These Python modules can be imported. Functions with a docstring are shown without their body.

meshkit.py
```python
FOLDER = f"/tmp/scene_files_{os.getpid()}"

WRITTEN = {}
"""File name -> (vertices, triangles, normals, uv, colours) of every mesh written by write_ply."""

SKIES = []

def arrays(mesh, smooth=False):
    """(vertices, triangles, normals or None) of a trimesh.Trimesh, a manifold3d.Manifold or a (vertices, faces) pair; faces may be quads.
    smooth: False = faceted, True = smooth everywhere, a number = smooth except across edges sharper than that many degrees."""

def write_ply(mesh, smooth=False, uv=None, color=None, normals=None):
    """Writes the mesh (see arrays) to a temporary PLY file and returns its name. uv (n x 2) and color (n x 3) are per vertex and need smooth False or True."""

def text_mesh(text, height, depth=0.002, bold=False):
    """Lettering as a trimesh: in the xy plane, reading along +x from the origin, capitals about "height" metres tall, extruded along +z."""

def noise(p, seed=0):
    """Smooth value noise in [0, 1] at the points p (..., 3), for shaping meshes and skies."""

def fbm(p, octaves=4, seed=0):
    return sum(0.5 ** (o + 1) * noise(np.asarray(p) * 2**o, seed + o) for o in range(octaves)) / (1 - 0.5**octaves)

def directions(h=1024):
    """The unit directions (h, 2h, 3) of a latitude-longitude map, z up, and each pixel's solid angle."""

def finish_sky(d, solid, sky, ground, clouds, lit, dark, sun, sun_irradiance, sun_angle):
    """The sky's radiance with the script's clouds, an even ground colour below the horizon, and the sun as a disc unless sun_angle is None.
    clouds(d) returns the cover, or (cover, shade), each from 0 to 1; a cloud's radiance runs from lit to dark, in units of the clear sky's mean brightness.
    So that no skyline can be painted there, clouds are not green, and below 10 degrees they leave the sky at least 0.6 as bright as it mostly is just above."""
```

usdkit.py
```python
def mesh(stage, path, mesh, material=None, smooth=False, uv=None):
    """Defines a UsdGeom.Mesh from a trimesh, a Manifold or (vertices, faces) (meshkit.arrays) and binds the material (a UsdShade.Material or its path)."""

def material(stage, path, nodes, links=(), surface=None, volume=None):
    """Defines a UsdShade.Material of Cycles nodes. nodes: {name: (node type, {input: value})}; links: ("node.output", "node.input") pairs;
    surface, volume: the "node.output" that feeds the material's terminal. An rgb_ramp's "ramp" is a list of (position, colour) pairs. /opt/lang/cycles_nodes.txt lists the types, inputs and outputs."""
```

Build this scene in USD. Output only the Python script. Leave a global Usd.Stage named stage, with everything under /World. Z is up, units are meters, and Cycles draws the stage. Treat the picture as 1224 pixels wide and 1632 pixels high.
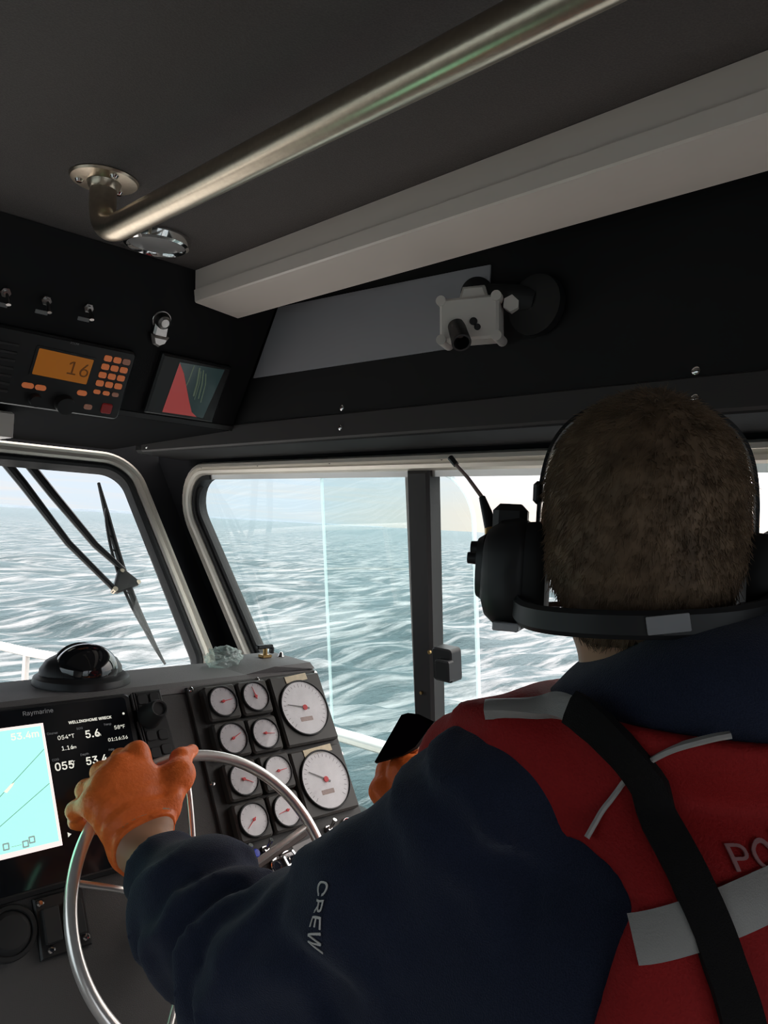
import math, random
import numpy as np, trimesh, shapely, manifold3d
from shapely.geometry import Polygon, LineString, Point
from scipy.spatial import ConvexHull
import usdkit, meshkit
from pxr import Usd, UsdGeom, UsdLux, UsdShade, Gf, Vt, Sdf

random.seed(4); RNG = np.random.default_rng(4)
stage = Usd.Stage.CreateInMemory()
UsdGeom.SetStageUpAxis(stage, 'Z'); UsdGeom.SetStageMetersPerUnit(stage, 1.0)
UsdGeom.Xform.Define(stage, '/World'); UsdGeom.Scope.Define(stage, '/World/Looks')

# ------------------------------------------------------------------ camera, sky, exposure
# boat frame: x starboard, y forward, z up, cabin floor at z = 0; the photographer stands at x = y = 0
FPX = 1240.0
cam = UsdGeom.Camera.Define(stage, '/World/camera')
cam.CreateHorizontalApertureAttr(36.0); cam.CreateVerticalApertureAttr(48.0)
cam.CreateFocalLengthAttr(36.0 * FPX / 1224); cam.CreateClippingRangeAttr(Gf.Vec2f(0.03, 30000))
cam.CreateExposureAttr(1.32)
yaw, pitch, roll = np.radians([44.0, 1.1, 3.05])
fw = np.array([math.sin(yaw)*math.cos(pitch), math.cos(yaw)*math.cos(pitch), math.sin(pitch)])
r0 = np.array([math.cos(yaw), -math.sin(yaw), 0]); u0 = np.cross(r0, fw)
Rv = math.cos(roll)*r0 + math.sin(roll)*u0; Uv = math.cos(roll)*u0 - math.sin(roll)*r0
cam.AddTransformOp().Set(Gf.Matrix4d(*Rv, 0, *Uv, 0, *(-fw), 0, 0, 0, 1.6, 1))

# overcast sky, cool to port and creamy to starboard, long flat cloud streaks
sky = usdkit.material(stage, '/World/Looks/sky', {
    't': ('texture_coordinate', {}), 's': ('separate_xyz', {}),
    'grad': ('rgb_ramp', {'ramp': [(0, (.345, .380, .415)), (.03, (.350, .390, .435)), (.09, (.35, .385, .44)), (.22, (.50, .53, .58)), (.5, (1.12, 1.08, 1.06)), (1, (1.60, 1.52, 1.46))]}),
    'az': ('vector_math', {'math_type': 'dot_product', 'vector2': (.88, .48, 0)}),
    'azr': ('map_range', {'from_min': .92, 'from_max': .995, 'to_min': 0., 'to_max': 1., 'clamp': True}),
    'low': ('map_range', {'from_min': 0.022, 'from_max': .085, 'to_min': 1., 'to_max': 0., 'clamp': True}),
    'wf': ('math', {'math_type': 'multiply'}),
    'warm': ('mix_color', {'blend_type': 'mix', 'b': (.425, .372, .325)}),
    'map': ('mapping', {'scale': (3.0, 3.0, 80.0)}),
    'n': ('noise_texture', {'scale': 1.5, 'detail': 5., 'roughness': .55}),
    'nr': ('map_range', {'from_min': .48, 'from_max': .68, 'to_min': 0., 'to_max': .6, 'clamp': True}),
    'cl': ('mix_color', {'blend_type': 'mix', 'b': (.420, .388, .370)}),
    'lb': ('vector_math', {'math_type': 'dot_product', 'vector2': (.985, -.09, .14)}),
    'lr': ('map_range', {'range_type': 'smoothstep', 'from_min': .62, 'from_max': 1.0, 'to_min': 0., 'to_max': 1., 'clamp': True}),
    'glow': ('mix_color', {'blend_type': 'add', 'b': (.26, .19, .12), 'use_clamp': False}),
    'b': ('background_shader', {'strength': 1.0})},
    [('t.generated', 's.vector'), ('s.z', 'grad.fac'), ('t.generated', 'az.vector1'), ('az.value', 'azr.value'), ('s.z', 'low.value'),
     ('azr.result', 'wf.value1'), ('low.result', 'wf.value2'), ('grad.color', 'warm.a'), ('wf.value', 'warm.fac'),
     ('t.generated', 'map.vector'), ('map.vector', 'n.vector'), ('n.fac', 'nr.value'), ('nr.result', 'cl.fac'), ('warm.result', 'cl.a'),
     ('cl.result', 'glow.a'), ('t.generated', 'lb.vector1'), ('lb.value', 'lr.value'), ('lr.result', 'glow.fac'), ('glow.result', 'b.color')], surface='b.background')
dome = UsdLux.DomeLight.Define(stage, '/World/sky_dome')
UsdShade.MaterialBindingAPI.Apply(dome.GetPrim()).Bind(sky)

# ------------------------------------------------------------------ helpers
LOOK = {}
def pm(name, color, rough=.5, metal=0., bump=0., scale=200., var=0., spec=.5, coat=0., emit=0., ecol=None, sheen=0.):
    """one principled material; var = colour grain, bump = relief of the same noise"""
    nodes = {'p': ('principled_bsdf', {'base_color': color, 'roughness': rough, 'metallic': metal, 'specular_ior_level': spec, 'coat_weight': coat, 'sheen_weight': sheen})}
    links = []
    if emit: nodes['p'][1].update(emission_strength=emit, emission_color=ecol or color)
    if bump or var:
        nodes['t'] = ('texture_coordinate', {}); nodes['n'] = ('noise_texture', {'scale': scale, 'detail': 3.})
        links += [('t.object', 'n.vector')]
        if bump:
            nodes['b'] = ('bump', {'strength': bump, 'distance': .002}); links += [('n.fac', 'b.height'), ('b.normal', 'p.normal')]
        if var:
            c = np.array(color)
            nodes['r'] = ('rgb_ramp', {'ramp': [(.3, tuple(c*(1-var))), (.7, tuple(np.minimum(c*(1+var), 1)))]}); links += [('n.fac', 'r.fac'), ('r.color', 'p.base_color')]
    LOOK[name] = usdkit.material(stage, '/World/Looks/' + name, nodes, links, surface='p.BSDF')
    return LOOK[name]
def pane(name, tint, refl=1.0, ior=1.5):
    LOOK[name] = usdkit.material(stage, '/World/Looks/' + name, {
        'f': ('fresnel', {'IOR': ior}), 'ge': ('geometry', {}), 'inv': ('math', {'math_type': 'subtract', 'value1': 1.}), 'mu': ('math', {'math_type': 'multiply'}), 'tr': ('transparent_bsdf', {'color': tint}), 'g': ('glossy_bsdf', {'color': (refl,)*3, 'roughness': 0.0}), 'm': ('mix_closure', {})},
        [('ge.backfacing', 'inv.value2'), ('inv.value', 'mu.value1'), ('f.fac', 'mu.value2'), ('mu.value', 'm.fac'), ('tr.BSDF', 'm.closure1'), ('g.BSDF', 'm.closure2')], surface='m.closure')

used, origin = {}, {}
def path_for(parent, name):
    base = (parent or '/World') + '/' + name
    k = used.get(base, -1) + 1; used[base] = k
    return base if k == 0 else '%s_%03d' % (base, k)
def tag(p, label=None, cat=None, group=None, kind=None):
    prim = stage.GetPrimAtPath(p)
    for k, v in (('label', label), ('category', cat), ('group', group), ('kind', kind)):
        if v: prim.SetCustomDataByKey(k, v)
    return p
def thing(name, label, cat, loc=(0, 0, 0), group=None, kind=None):
    p = path_for(None, name); x = UsdGeom.Xform.Define(stage, p); x.AddTranslateOp().Set(Gf.Vec3d(*map(float, loc)))
    origin[p] = np.array(loc, float)
    return tag(p, label, cat, group, kind)
def cat_mesh(ms):
    ms = [m for m in ms if m is not None]
    return ms[0] if len(ms) == 1 else trimesh.util.concatenate(ms)
def obj(name, mesh, mat, parent=None, label=None, smooth=30, **kw):
    if isinstance(mesh, list): mesh = cat_mesh(mesh)
    p = path_for(parent, name)
    v, f = np.array(mesh.vertices), np.array(mesh.faces)
    if parent: v = v - origin.get('/'.join(parent.split('/')[:3]), np.zeros(3))
    usdkit.mesh(stage, p, trimesh.Trimesh(v, f, process=False), LOOK[mat], smooth=smooth)
    return tag(p, label, **kw)
def solo(name, mesh, mat, label, cat, smooth=30, group=None, kind=None):
    """a thing that is one mesh, its pivot at the middle of its box"""
    if isinstance(mesh, list): mesh = cat_mesh(mesh)
    p = obj(name, mesh, mat, None, label, smooth); return tag(p, None, cat, group, kind)

class Fr:
    """a plane in space: local x = a, y = b, z = n (towards the viewer)"""
    def __init__(s, o, a, b):
        s.o = np.array(o, float); s.a = np.array(a, float)/np.linalg.norm(a); b = np.array(b, float)
        b = b - s.a*(b @ s.a); s.b = b/np.linalg.norm(b); s.n = np.cross(s.a, s.b)
        s.M = np.eye(4); s.M[:3, 0], s.M[:3, 1], s.M[:3, 2], s.M[:3, 3] = s.a, s.b, s.n, s.o
    def __call__(s, m, at=None, rot=0.):
        if isinstance(m, list): m = cat_mesh(m)
        m = m.copy()
        if rot: m.apply_transform(trimesh.transformations.rotation_matrix(rot, [0, 0, 1]))
        if at is not None: m.apply_translation(list(at) + [0]*(3-len(at)))
        m.apply_transform(s.M); return m
    def p(s, a, b, n=0.): return s.o + a*s.a + b*s.b + n*s.n
WORLD = Fr((0, 0, 0), (1, 0, 0), (0, 1, 0))

def hull(pts):
    h = ConvexHull(np.asarray(pts, float)); t = trimesh.Trimesh(h.points, h.simplices)
    t.fix_normals(); return t
def cbox(sx, sy, sz, c=.002, at=(0, 0, 0)):
    """box with chamfered edges"""
    h = np.array([sx, sy, sz])/2.; c = min(c, h.min()*.9); P = []
    for s in np.ndindex(2, 2, 2):
        s = np.array(s)*2-1
        for k in range(3):
            q = h - c; q[k] = h[k]; P.append(s*q)
    m = hull(P); m.apply_translation(at); return m
def rrect(w, h, r, seg=5): 
    return Polygon([(-w/2+r, -h/2+r), (w/2-r, -h/2+r), (w/2-r, h/2-r), (-w/2+r, h/2-r)]).buffer(r, quad_segs=seg)
def ext(poly, t, z=0.):
    ms = []
    for g in getattr(poly, 'geoms', [poly]):
        m = trimesh.creation.extrude_polygon(g, t, engine='earcut'); m.apply_translation([0, 0, z]); ms.append(m)
    return cat_mesh(ms)
def plate(w, h, t, r, ch=None, z=0.):
    """rounded plate with chamfered front edge"""
    ch = ch if ch is not None else min(t*.4, r*.5, .003)
    o = np.array(rrect(w, h, r).exterior.coords)[:-1]; i = np.array(rrect(w-2*ch, h-2*ch, max(r-ch, 1e-4)).exterior.coords)[:-1]
    return hull([*[(x, y, z) for x, y in o], *[(x, y, z+t-ch) for x, y in o], *[(x, y, z+t) for x, y in i]])
def cyl(r, h, z=0., seg=24, r2=None):
    a = np.arange(seg)*2*math.pi/seg; r2 = r if r2 is None else r2
    return hull([*[(r*math.cos(t), r*math.sin(t), z) for t in a], *[(r2*math.cos(t), r2*math.sin(t), z+h) for t in a]])
def lathe(prof, seg=40):
    return trimesh.creation.revolve(np.array(prof, float), sections=seg)
def tube(P, r, seg=12, caps=True, closed=False):
    P = np.asarray(P, float); n = len(P); r = np.broadcast_to(r, (n,))
    T = (np.roll(P, -1, 0) - np.roll(P, 1, 0)) if closed else np.gradient(P, axis=0)
    T /= np.linalg.norm(T, axis=1, keepdims=True)+1e-12
    A = np.zeros_like(P); a = np.cross(T[0], [0, 0, 1.]) if abs(T[0, 2]) < .9 else np.cross(T[0], [1., 0, 0])
    for i in range(n):
        a = a - T[i]*(a @ T[i]); a /= np.linalg.norm(a); A[i] = a
    B = np.cross(T, A); t = np.arange(seg)*2*math.pi/seg
    V = P[:, None] + r[:, None, None]*(np.cos(t)[None, :, None]*A[:, None] + np.sin(t)[None, :, None]*B[:, None])
    F = []; m = n if closed else n-1
    for i in range(m):
        j = (i+1) % n
        for k in range(seg):
            l = (k+1) % seg; F += [(i*seg+k, i*seg+l, j*seg+l), (i*seg+k, j*seg+l, j*seg+k)]
    V = V.reshape(-1, 3)
    if caps and not closed:
        V = np.vstack([V, P[:1], P[-1:]]); c0, c1 = len(V)-2, len(V)-1
        for k in range(seg):
            l = (k+1) % seg; F += [(c0, l, k), (c1, (n-1)*seg+k, (n-1)*seg+l)]
    m = trimesh.Trimesh(V, F, process=False); m.fix_normals(); return m
def spline(P, n=40):
    from scipy.interpolate import CubicSpline
    P = np.asarray(P, float); s = np.r_[0, np.cumsum(np.linalg.norm(np.diff(P, axis=0), axis=1))]
    return CubicSpline(s, P)(np.linspace(0, s[-1], n))
def rpoly(pts, rad, seg=10):
    """polygon with each corner rounded by its radius (counter-clockwise)"""
    out = []; n = len(pts); pts = [np.array(p, float) for p in pts]
    for i in range(n):
        p, a, b, r = pts[i], pts[i-1], pts[(i+1) % n], rad[i]
        if r <= 0: out.append(p); continue
        u, v = (a-p)/np.linalg.norm(a-p), (b-p)/np.linalg.norm(b-p)
        ang = math.acos(np.clip(u @ v, -1, 1)); t = r/math.tan(ang/2); bis = (u+v)/np.linalg.norm(u+v); c = p + bis*r/math.sin(ang/2)
        q0, q1 = p+u*t-c, p+v*t-c; a0 = math.atan2(q0[1], q0[0]); d = (math.atan2(q1[1], q1[0])-a0+math.pi) % (2*math.pi)-math.pi
        for k in range(seg+1):
            th = a0+d*k/seg; out.append(c+r*np.array([math.cos(th), math.sin(th)]))
    return np.array(out)
def rim(outline, prof):
    """profile (inward distance, height) swept along a closed outline"""
    O = np.array(outline); n = len(O); e = np.roll(O, -1, 0)-O; e /= np.linalg.norm(e, axis=1, keepdims=True)+1e-12
    nl = np.stack([-e[:, 1], e[:, 0]], 1); m = nl+np.roll(nl, 1, 0); m /= np.linalg.norm(m, axis=1, keepdims=True); m /= np.maximum((m*nl).sum(1, keepdims=True), .3)
    k = len(prof); V = np.array([[*(O[i]+m[i]*d), h] for i in range(n) for d, h in prof]); F = []
    for i in range(n):
        j = (i+1) % n
        for q in range(k):
            w = (q+1) % k; F += [(i*k+q, j*k+q, j*k+w), (i*k+q, j*k+w, i*k+w)]
    t = trimesh.Trimesh(V, F, process=False); t.fix_normals(); return t
def inset(outline, d): 
    g = Polygon(outline).buffer(-d, join_style=1); return g
def text(s, h, depth=.0006, bold=False, center=True):
    m = meshkit.text_mesh(s, h, depth, bold)
    if center: m.apply_translation([-m.bounds[:, 0].mean(), -h/2, 0])
    return m
def ring(ro, ri, t, z=0., seg=40, ch=.001):
    return lathe([(ri, z), (ro, z), (ro, z+t-ch), (ro-ch, z+t), (ri+ch, z+t), (ri, z+t-ch), (ri, z)], seg)
def screw_mesh(r=.0045):
    m = lathe([(0, .0032), (r*.55, .003), (r*.9, .0018), (r, 0), (0, 0)], 14)
    slot = [cbox(r*1.1, r*.24, .0006, .0001, (0, 0, .0031)), cbox(r*.24, r*1.1, .0006, .0001, (0, 0, .0031))]
    return m, cat_mesh(slot)

# implicit surfaces: every piece is evaluated only near itself, pieces blend smoothly
class Field:
    def __init__(s, lo, hi, h):
        s.h = h; s.lo = np.array(lo, float); s.n = np.ceil((np.array(hi)-s.lo)/h).astype(int)+1
        s.d = np.full(s.n, .06, np.float32)
    def _blk(s, lo, hi):
        i = np.clip(np.floor((np.asarray(lo)-s.lo)/s.h).astype(int), 0, s.n); j = np.clip(np.ceil((np.asarray(hi)-s.lo)/s.h).astype(int)+1, 0, s.n)
        g = [s.lo[k]+s.h*np.arange(i[k], j[k]) for k in range(3)]
        return tuple(slice(a, b) for a, b in zip(i, j)), np.stack(np.meshgrid(*g, indexing='ij'), -1)
    def add(s, d_of, lo, hi, k=.02, cut=False):
        m = .06+k; sl, P = s._blk(np.asarray(lo)-m, np.asarray(hi)+m)
        if P.size == 0: return
        a, b = s.d[sl], d_of(P).astype(np.float32)
        if cut: b = -b; hh = np.clip(.5-.5*(b-a)/k, 0, 1) if k else (b < a); s.d[sl] = np.maximum(a, b) if not k else b*(1-hh)+a*hh+k*hh*(1-hh)
        else:
            hh = np.clip(.5+.5*(b-a)/k, 0, 1); s.d[sl] = b*(1-hh)+a*hh-k*hh*(1-hh)
    def cap(s, a, b, ra, rb, k=.02, cut=False):
        a, b = np.asarray(a, float), np.asarray(b, float); ab = b-a; L = ab @ ab+1e-12; R = max(ra, rb)
        def f(P):
            t = np.clip(((P-a) @ ab)/L, 0, 1); return np.linalg.norm(P-(a+t[..., None]*ab), axis=-1)-(ra+t*(rb-ra))
        s.add(f, np.minimum(a, b)-R, np.maximum(a, b)+R, k, cut)
    def chain(s, pts, rs, k=.015):
        for i in range(len(pts)-1): s.cap(pts[i], pts[i+1], rs[i], rs[i+1], k)
    def ell(s, c, r, R=np.eye(3), k=.02, cut=False):
        c, r = np.asarray(c, float), np.asarray(r, float)
        def f(P):
            q = (P-c) @ R; k0 = np.linalg.norm(q/r, axis=-1); k1 = np.linalg.norm(q/r**2, axis=-1); return k0*(k0-1)/np.maximum(k1, 1e-9)
        s.add(f, c-r.max(), c+r.max(), k, cut)
    def points(s):
        return np.stack(np.meshgrid(*[s.lo[k]+s.h*np.arange(s.n[k]) for k in range(3)], indexing='ij'), -1)
    def mesh(s, iso=0., smooth=2):
        d = s.d-iso; ins = d < 0; n = d.shape
        c = sum(ins[i:n[0]-1+i, j:n[1]-1+j, k:n[2]-1+k].astype(np.int8) for i, j, k in np.ndindex(2, 2, 2))
        act = (c > 0) & (c < 8); idx = np.full(act.shape, -1, np.int64); cells = np.argwhere(act); idx[act] = np.arange(len(cells))
        acc, cnt = np.zeros((len(cells), 3)), np.zeros(len(cells)); x, y, z = cells.T
        corner = {o: d[x+o[0], y+o[1], z+o[2]] for o in np.ndindex(2, 2, 2)}
        for o in np.ndindex(2, 2, 2):
            for ax in range(3):
                if o[ax]: continue
                o2 = tuple(1 if q == ax else o[q] for q in range(3)); a, b = corner[o], corner[o2]; m = (a < 0) != (b < 0)
                t = np.where(m, a/np.where(m, a-b, 1), 0); p = np.array(o, float)[None].repeat(len(cells), 0); p[:, ax] += t
                acc[m] += p[m]; cnt[m] += 1
        V = s.lo+s.h*(cells+acc/cnt[:, None]); F = []
        for ax in range(3):
            u, v = (ax+1) % 3, (ax+2) % 3
            a = ins; b = np.roll(ins, -1, ax); e = a != b
            sl = [slice(1, -1)]*3; sl[ax] = slice(0, -1); m = np.zeros_like(e); m[tuple(sl)] = e[tuple(sl)]
            q = np.argwhere(m); 
            if not len(q): continue
            flip = ins[tuple(q.T)]
            def at(du, dv):
                w = q.copy(); w[:, u] -= du; w[:, v] -= dv; w = np.clip(w, 0, np.array(act.shape)-1); return idx[tuple(w.T)]
            A, B, Cc, D_ = at(1, 1), at(0, 1), at(0, 0), at(1, 0); ok = (A >= 0) & (B >= 0) & (Cc >= 0) & (D_ >= 0)
            Q = np.stack([A, B, Cc, D_], 1)[ok]; fl = flip[ok]; Q[~fl] = Q[~fl][:, ::-1]
            F += [Q[:, [0, 1, 2]], Q[:, [0, 2, 3]]]
        t = trimesh.Trimesh(V, np.vstack(F), process=False)
        if smooth:
            from scipy.sparse import coo_matrix, diags
            e = t.edges_unique; nv = len(V); Wm = coo_matrix((np.ones(2*len(e)), (np.r_[e[:, 0], e[:, 1]], np.r_[e[:, 1], e[:, 0]])), (nv, nv)).tocsr()
            Wm = diags(1/np.maximum(np.asarray(Wm.sum(1)).ravel(), 1)) @ Wm
            for _ in range(smooth*2):
                for lam in (.5, -.51): V = V+lam*(Wm @ V-V)
            t = trimesh.Trimesh(V, t.faces, process=False)
        return t
    def sample(s, P):
        from scipy.ndimage import map_coordinates
        return map_coordinates(s.d, ((np.asarray(P)-s.lo)/s.h).T, order=1, mode='nearest')
    def shoot(s, o, d, far=.6, iso=0.):
        """first point where rays from o along d enter the surface"""
        o, d = np.array(o, float), np.asarray(d, float); t = np.zeros(len(o))
        for _ in range(120):
            v = s.sample(o+d*t[:, None])-iso; t += np.where(np.abs(v) > 3e-4, np.clip(v*.6, -.01, .02), 0)
        return o+d*t[:, None]

# ------------------------------------------------------------------ materials
pm('liner', (.105, .088, .085), .85, bump=.5, scale=420., var=.12)            # dark sprayed headliner
pm('dark_panel', (.014, .0135, .0145), .75, bump=.15, scale=600., spec=.25)                # black console laminate
pm('dark_trim', (.032, .028, .028), .6, bump=.1, scale=500.)
pm('black_plastic', (.012, .012, .013), .42)
pm('black_rubber', (.014, .014, .015), .65)
pm('dash_skin', (.075, .071, .070), .62, bump=.3, scale=900.)
pm('dash_pad', (.20, .19, .19), .6, bump=.35, scale=800.)
pm('gauge_plate', (.040, .038, .036), .55, bump=.1, scale=700.)
pm('gauge_black', (.045, .041, .037), .5)
pm('pillar_paint', (.0075, .008, .010), .85, bump=.2, scale=500., spec=.12)
pm('grey_plate', (.36, .355, .38), .5, bump=.05, scale=400.)
pm('aluminium', (.62, .60, .57), .30, 1., bump=.03, scale=300.)
pm('frame_alu', (.84, .77, .68), .42, .6, bump=.03, scale=300.)
pm('steel', (.66, .56, .44), .30, 1., bump=.05, scale=160., var=.06)
pm('chrome', (.78, .76, .75), .10, 1.)
pm('wheel_steel', (.95, .91, .88), .26, .82)
pm('dull_chrome', (.42, .40, .39), .25, 1.)
pm('soffit_black', (.004, .004, .005), .9, spec=.05)
pm('brass', (.55, .36, .15), .3, 1.)
pm('trunk_paint', (.86, .75, .68), .32)
pm('rail_paint', (.80, .74, .70), .25, .6)
pm('dial_white', (.80, .77, .80), .5, var=.06, scale=60.)
pm('tick_black', (.34, .31, .33), .6)
pm('needle_red', (.80, .05, .06), .5)
pm('tape', (.78, .66, .47), .7, var=.08, scale=150.)
pm('lamp_lens', (.35, .33, .33), .35)
pm('white_plastic', (.68, .64, .60), .45)
pm('red_button', (.55, .03, .03), .3); pm('blue_button', (.03, .06, .55), .3)
pm('brown_bar', (.060, .040, .036), .7)
pm('label_grey', (.25, .24, .24), .5)
pm('cabin_grey', (.36, .35, .33), .6)  # unseen walls lightened so they bounce light into the cabin
pm('floor_rubber', (.26, .25, .24), .8, bump=.4, scale=150.)  # unseen floor lightened too, to throw light upwards
pm('deck_grey', (.58, .58, .57), .7, bump=.2, scale=200.)
pm('screen_black', (.006, .007, .009), .12)
pm('lcd_dark', (.004, .005, .006), .15, emit=1., ecol=(.004, .006, .008))
pm('lcd_text', (.02, .02, .02), .4, emit=0.332, ecol=(.95, .92, .80))
pm('lcd_dim', (.02, .02, .02), .4, emit=0.048, ecol=(.9, .9, .9))
pm('chart_sea', (.02, .03, .03), .3, emit=.55, ecol=(.36, 1.05, .70))
pm('chart_edge', (.05, .03, .03), .4, emit=0.455, ecol=(1., .80, .76))
pm('chart_line', (.02, .05, .05), .4, emit=0.187, ecol=(.45, .90, .82))
pm('chart_digit', (.05, .05, .05), .4, emit=0.401, ecol=(.98, .98, .86))
pm('chart_icon', (.05, .05, .05), .4, emit=0.187, ecol=(.60, .80, .82))
pm('chart_ship', (.05, .05, .05), .4, emit=0.455, ecol=(1., .93, .72))
pm('lcd_red', (.05, .01, .01), .4, emit=0.187, ecol=(.75, .03, .05))
pm('lcd_teal', (.01, .02, .03), .4, emit=0.027, ecol=(.1, .5, .7))
pm('lcd_orange', (.06, .02, .004), .3, emit=0.068, ecol=(1., .32, .03))
pm('lcd_ink', (.02, .008, .002), .5, emit=0.020, ecol=(1., .30, .03))
pm('key_orange', (.10, .04, .02), .5, emit=0.100, ecol=(1., .27, .09))
pm('key_dim', (.10, .06, .05), .5, emit=0.037, ecol=(1., .45, .30))
pm('key_red', (.20, .02, .02), .5, emit=0.016, ecol=(1., .05, .05))
pm('reflection_red', (.04, .01, .01), .3, emit=0.135, ecol=(.62, .075, .07), var=0)  # glow colour standing in for the vest mirrored in the screen
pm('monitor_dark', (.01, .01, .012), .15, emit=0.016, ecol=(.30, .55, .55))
pm('reflection_green', (.01, .01, .012), .2, emit=0.032, ecol=(.55, .75, .45))  # glow colour for the painted greenish reflections
pm('navy_fleece', (.019, .025, .050), .95, bump=.6, scale=900., var=.2, spec=.15, sheen=.15)
pm('trouser', (.012, .014, .024), .9, bump=.4, scale=700., spec=.2)
pm('boot', (.012, .011, .011), .5)
pm('vest_red', (.32, .012, .012), .75, bump=.5, scale=500., var=.08, spec=.25)
pm('reflective', (.34, .33, .31), .45, bump=.25, scale=900.)
pm('piping', (.42, .40, .38), .5)
pm('webbing', (.009, .008, .008), .85, bump=.5, scale=900., spec=.2)
pm('print_white', (.66, .64, .61), .7); pm('print_faded', (.34, .17, .17), .8)
pm('glove', (1.0, .20, .04), .38, bump=.35, scale=260., var=.06, spec=.4)
pm('headset_black', (.011, .011, .012), .5)
pm('headset_label', (.30, .30, .31), .6); pm('glint_grey', (.55, .56, .58), .35)
pm('whip', (.32, .22, .20), .5)
pm('far_land', (.16, .20, .24), .95, var=.1, scale=.01)  # bluish distance haze mixed into the land colour
LOOK['skin'] = usdkit.material(stage, '/World/Looks/skin', {'p': ('principled_bsdf', {'base_color': (.50, .27, .165), 'roughness': .5, 'subsurface_weight': .1, 'subsurface_scale': .004})}, [], surface='p.BSDF')
LOOK['hair'] = usdkit.material(stage, '/World/Looks/hair', {'t': ('texture_coordinate', {}), 'n': ('noise_texture', {'scale': 55., 'detail': 4.}), 'r': ('rgb_ramp', {'ramp': [(.3, (.11, .070, .042)), (.7, (.23, .150, .092))]}),
    'b': ('bump', {'strength': .8, 'distance': .003}), 'p': ('principled_bsdf', {'roughness': .6, 'specular_ior_level': .3})},
    [('t.object', 'n.vector'), ('n.fac', 'r.fac'), ('r.color', 'p.base_color'), ('n.fac', 'b.height'), ('b.normal', 'p.normal')], surface='p.BSDF')
pane('glass_clear', (.97, .98, .98)); pane('glass_tint', (.91, .955, .952)); pane('lens_clear', (.95, .95, .95))
LOOK['plastic_clear'] = usdkit.material(stage, '/World/Looks/plastic_clear', {'d': ('diffuse_bsdf', {'color': (.62, .72, .68)}), 'g': ('glossy_bsdf', {'color': (.9, .9, .9), 'roughness': .08}), 'a': ('mix_closure', {'fac': .35}), 'tr': ('transparent_bsdf', {'color': (.90, .95, .93)}), 'm': ('mix_closure', {'fac': .72})},
    [('d.BSDF', 'a.closure1'), ('g.BSDF', 'a.closure2'), ('a.closure', 'm.closure1'), ('tr.BSDF', 'm.closure2')], surface='m.closure')
LOOK['glass_edge'] = usdkit.material(stage, '/World/Looks/glass_edge', {'d': ('diffuse_bsdf', {'color': (.70, .80, .80)}), 'l': ('translucent_bsdf', {'color': (.70, .80, .80)}), 'a': ('mix_closure', {'fac': .6}), 'tr': ('transparent_bsdf', {'color': (.9, .95, .95)}), 'm': ('mix_closure', {'fac': .68})},
    [('d.BSDF', 'a.closure1'), ('l.BSDF', 'a.closure2'), ('a.closure', 'm.closure1'), ('tr.BSDF', 'm.closure2')], surface='m.closure')
LOOK['dome_black'] = usdkit.material(stage, '/World/Looks/dome_black', {'p': ('principled_bsdf', {'base_color': (.006, .006, .007), 'roughness': .06, 'coat_weight': 1.0, 'coat_roughness': .02})}, [], surface='p.BSDF')
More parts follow.
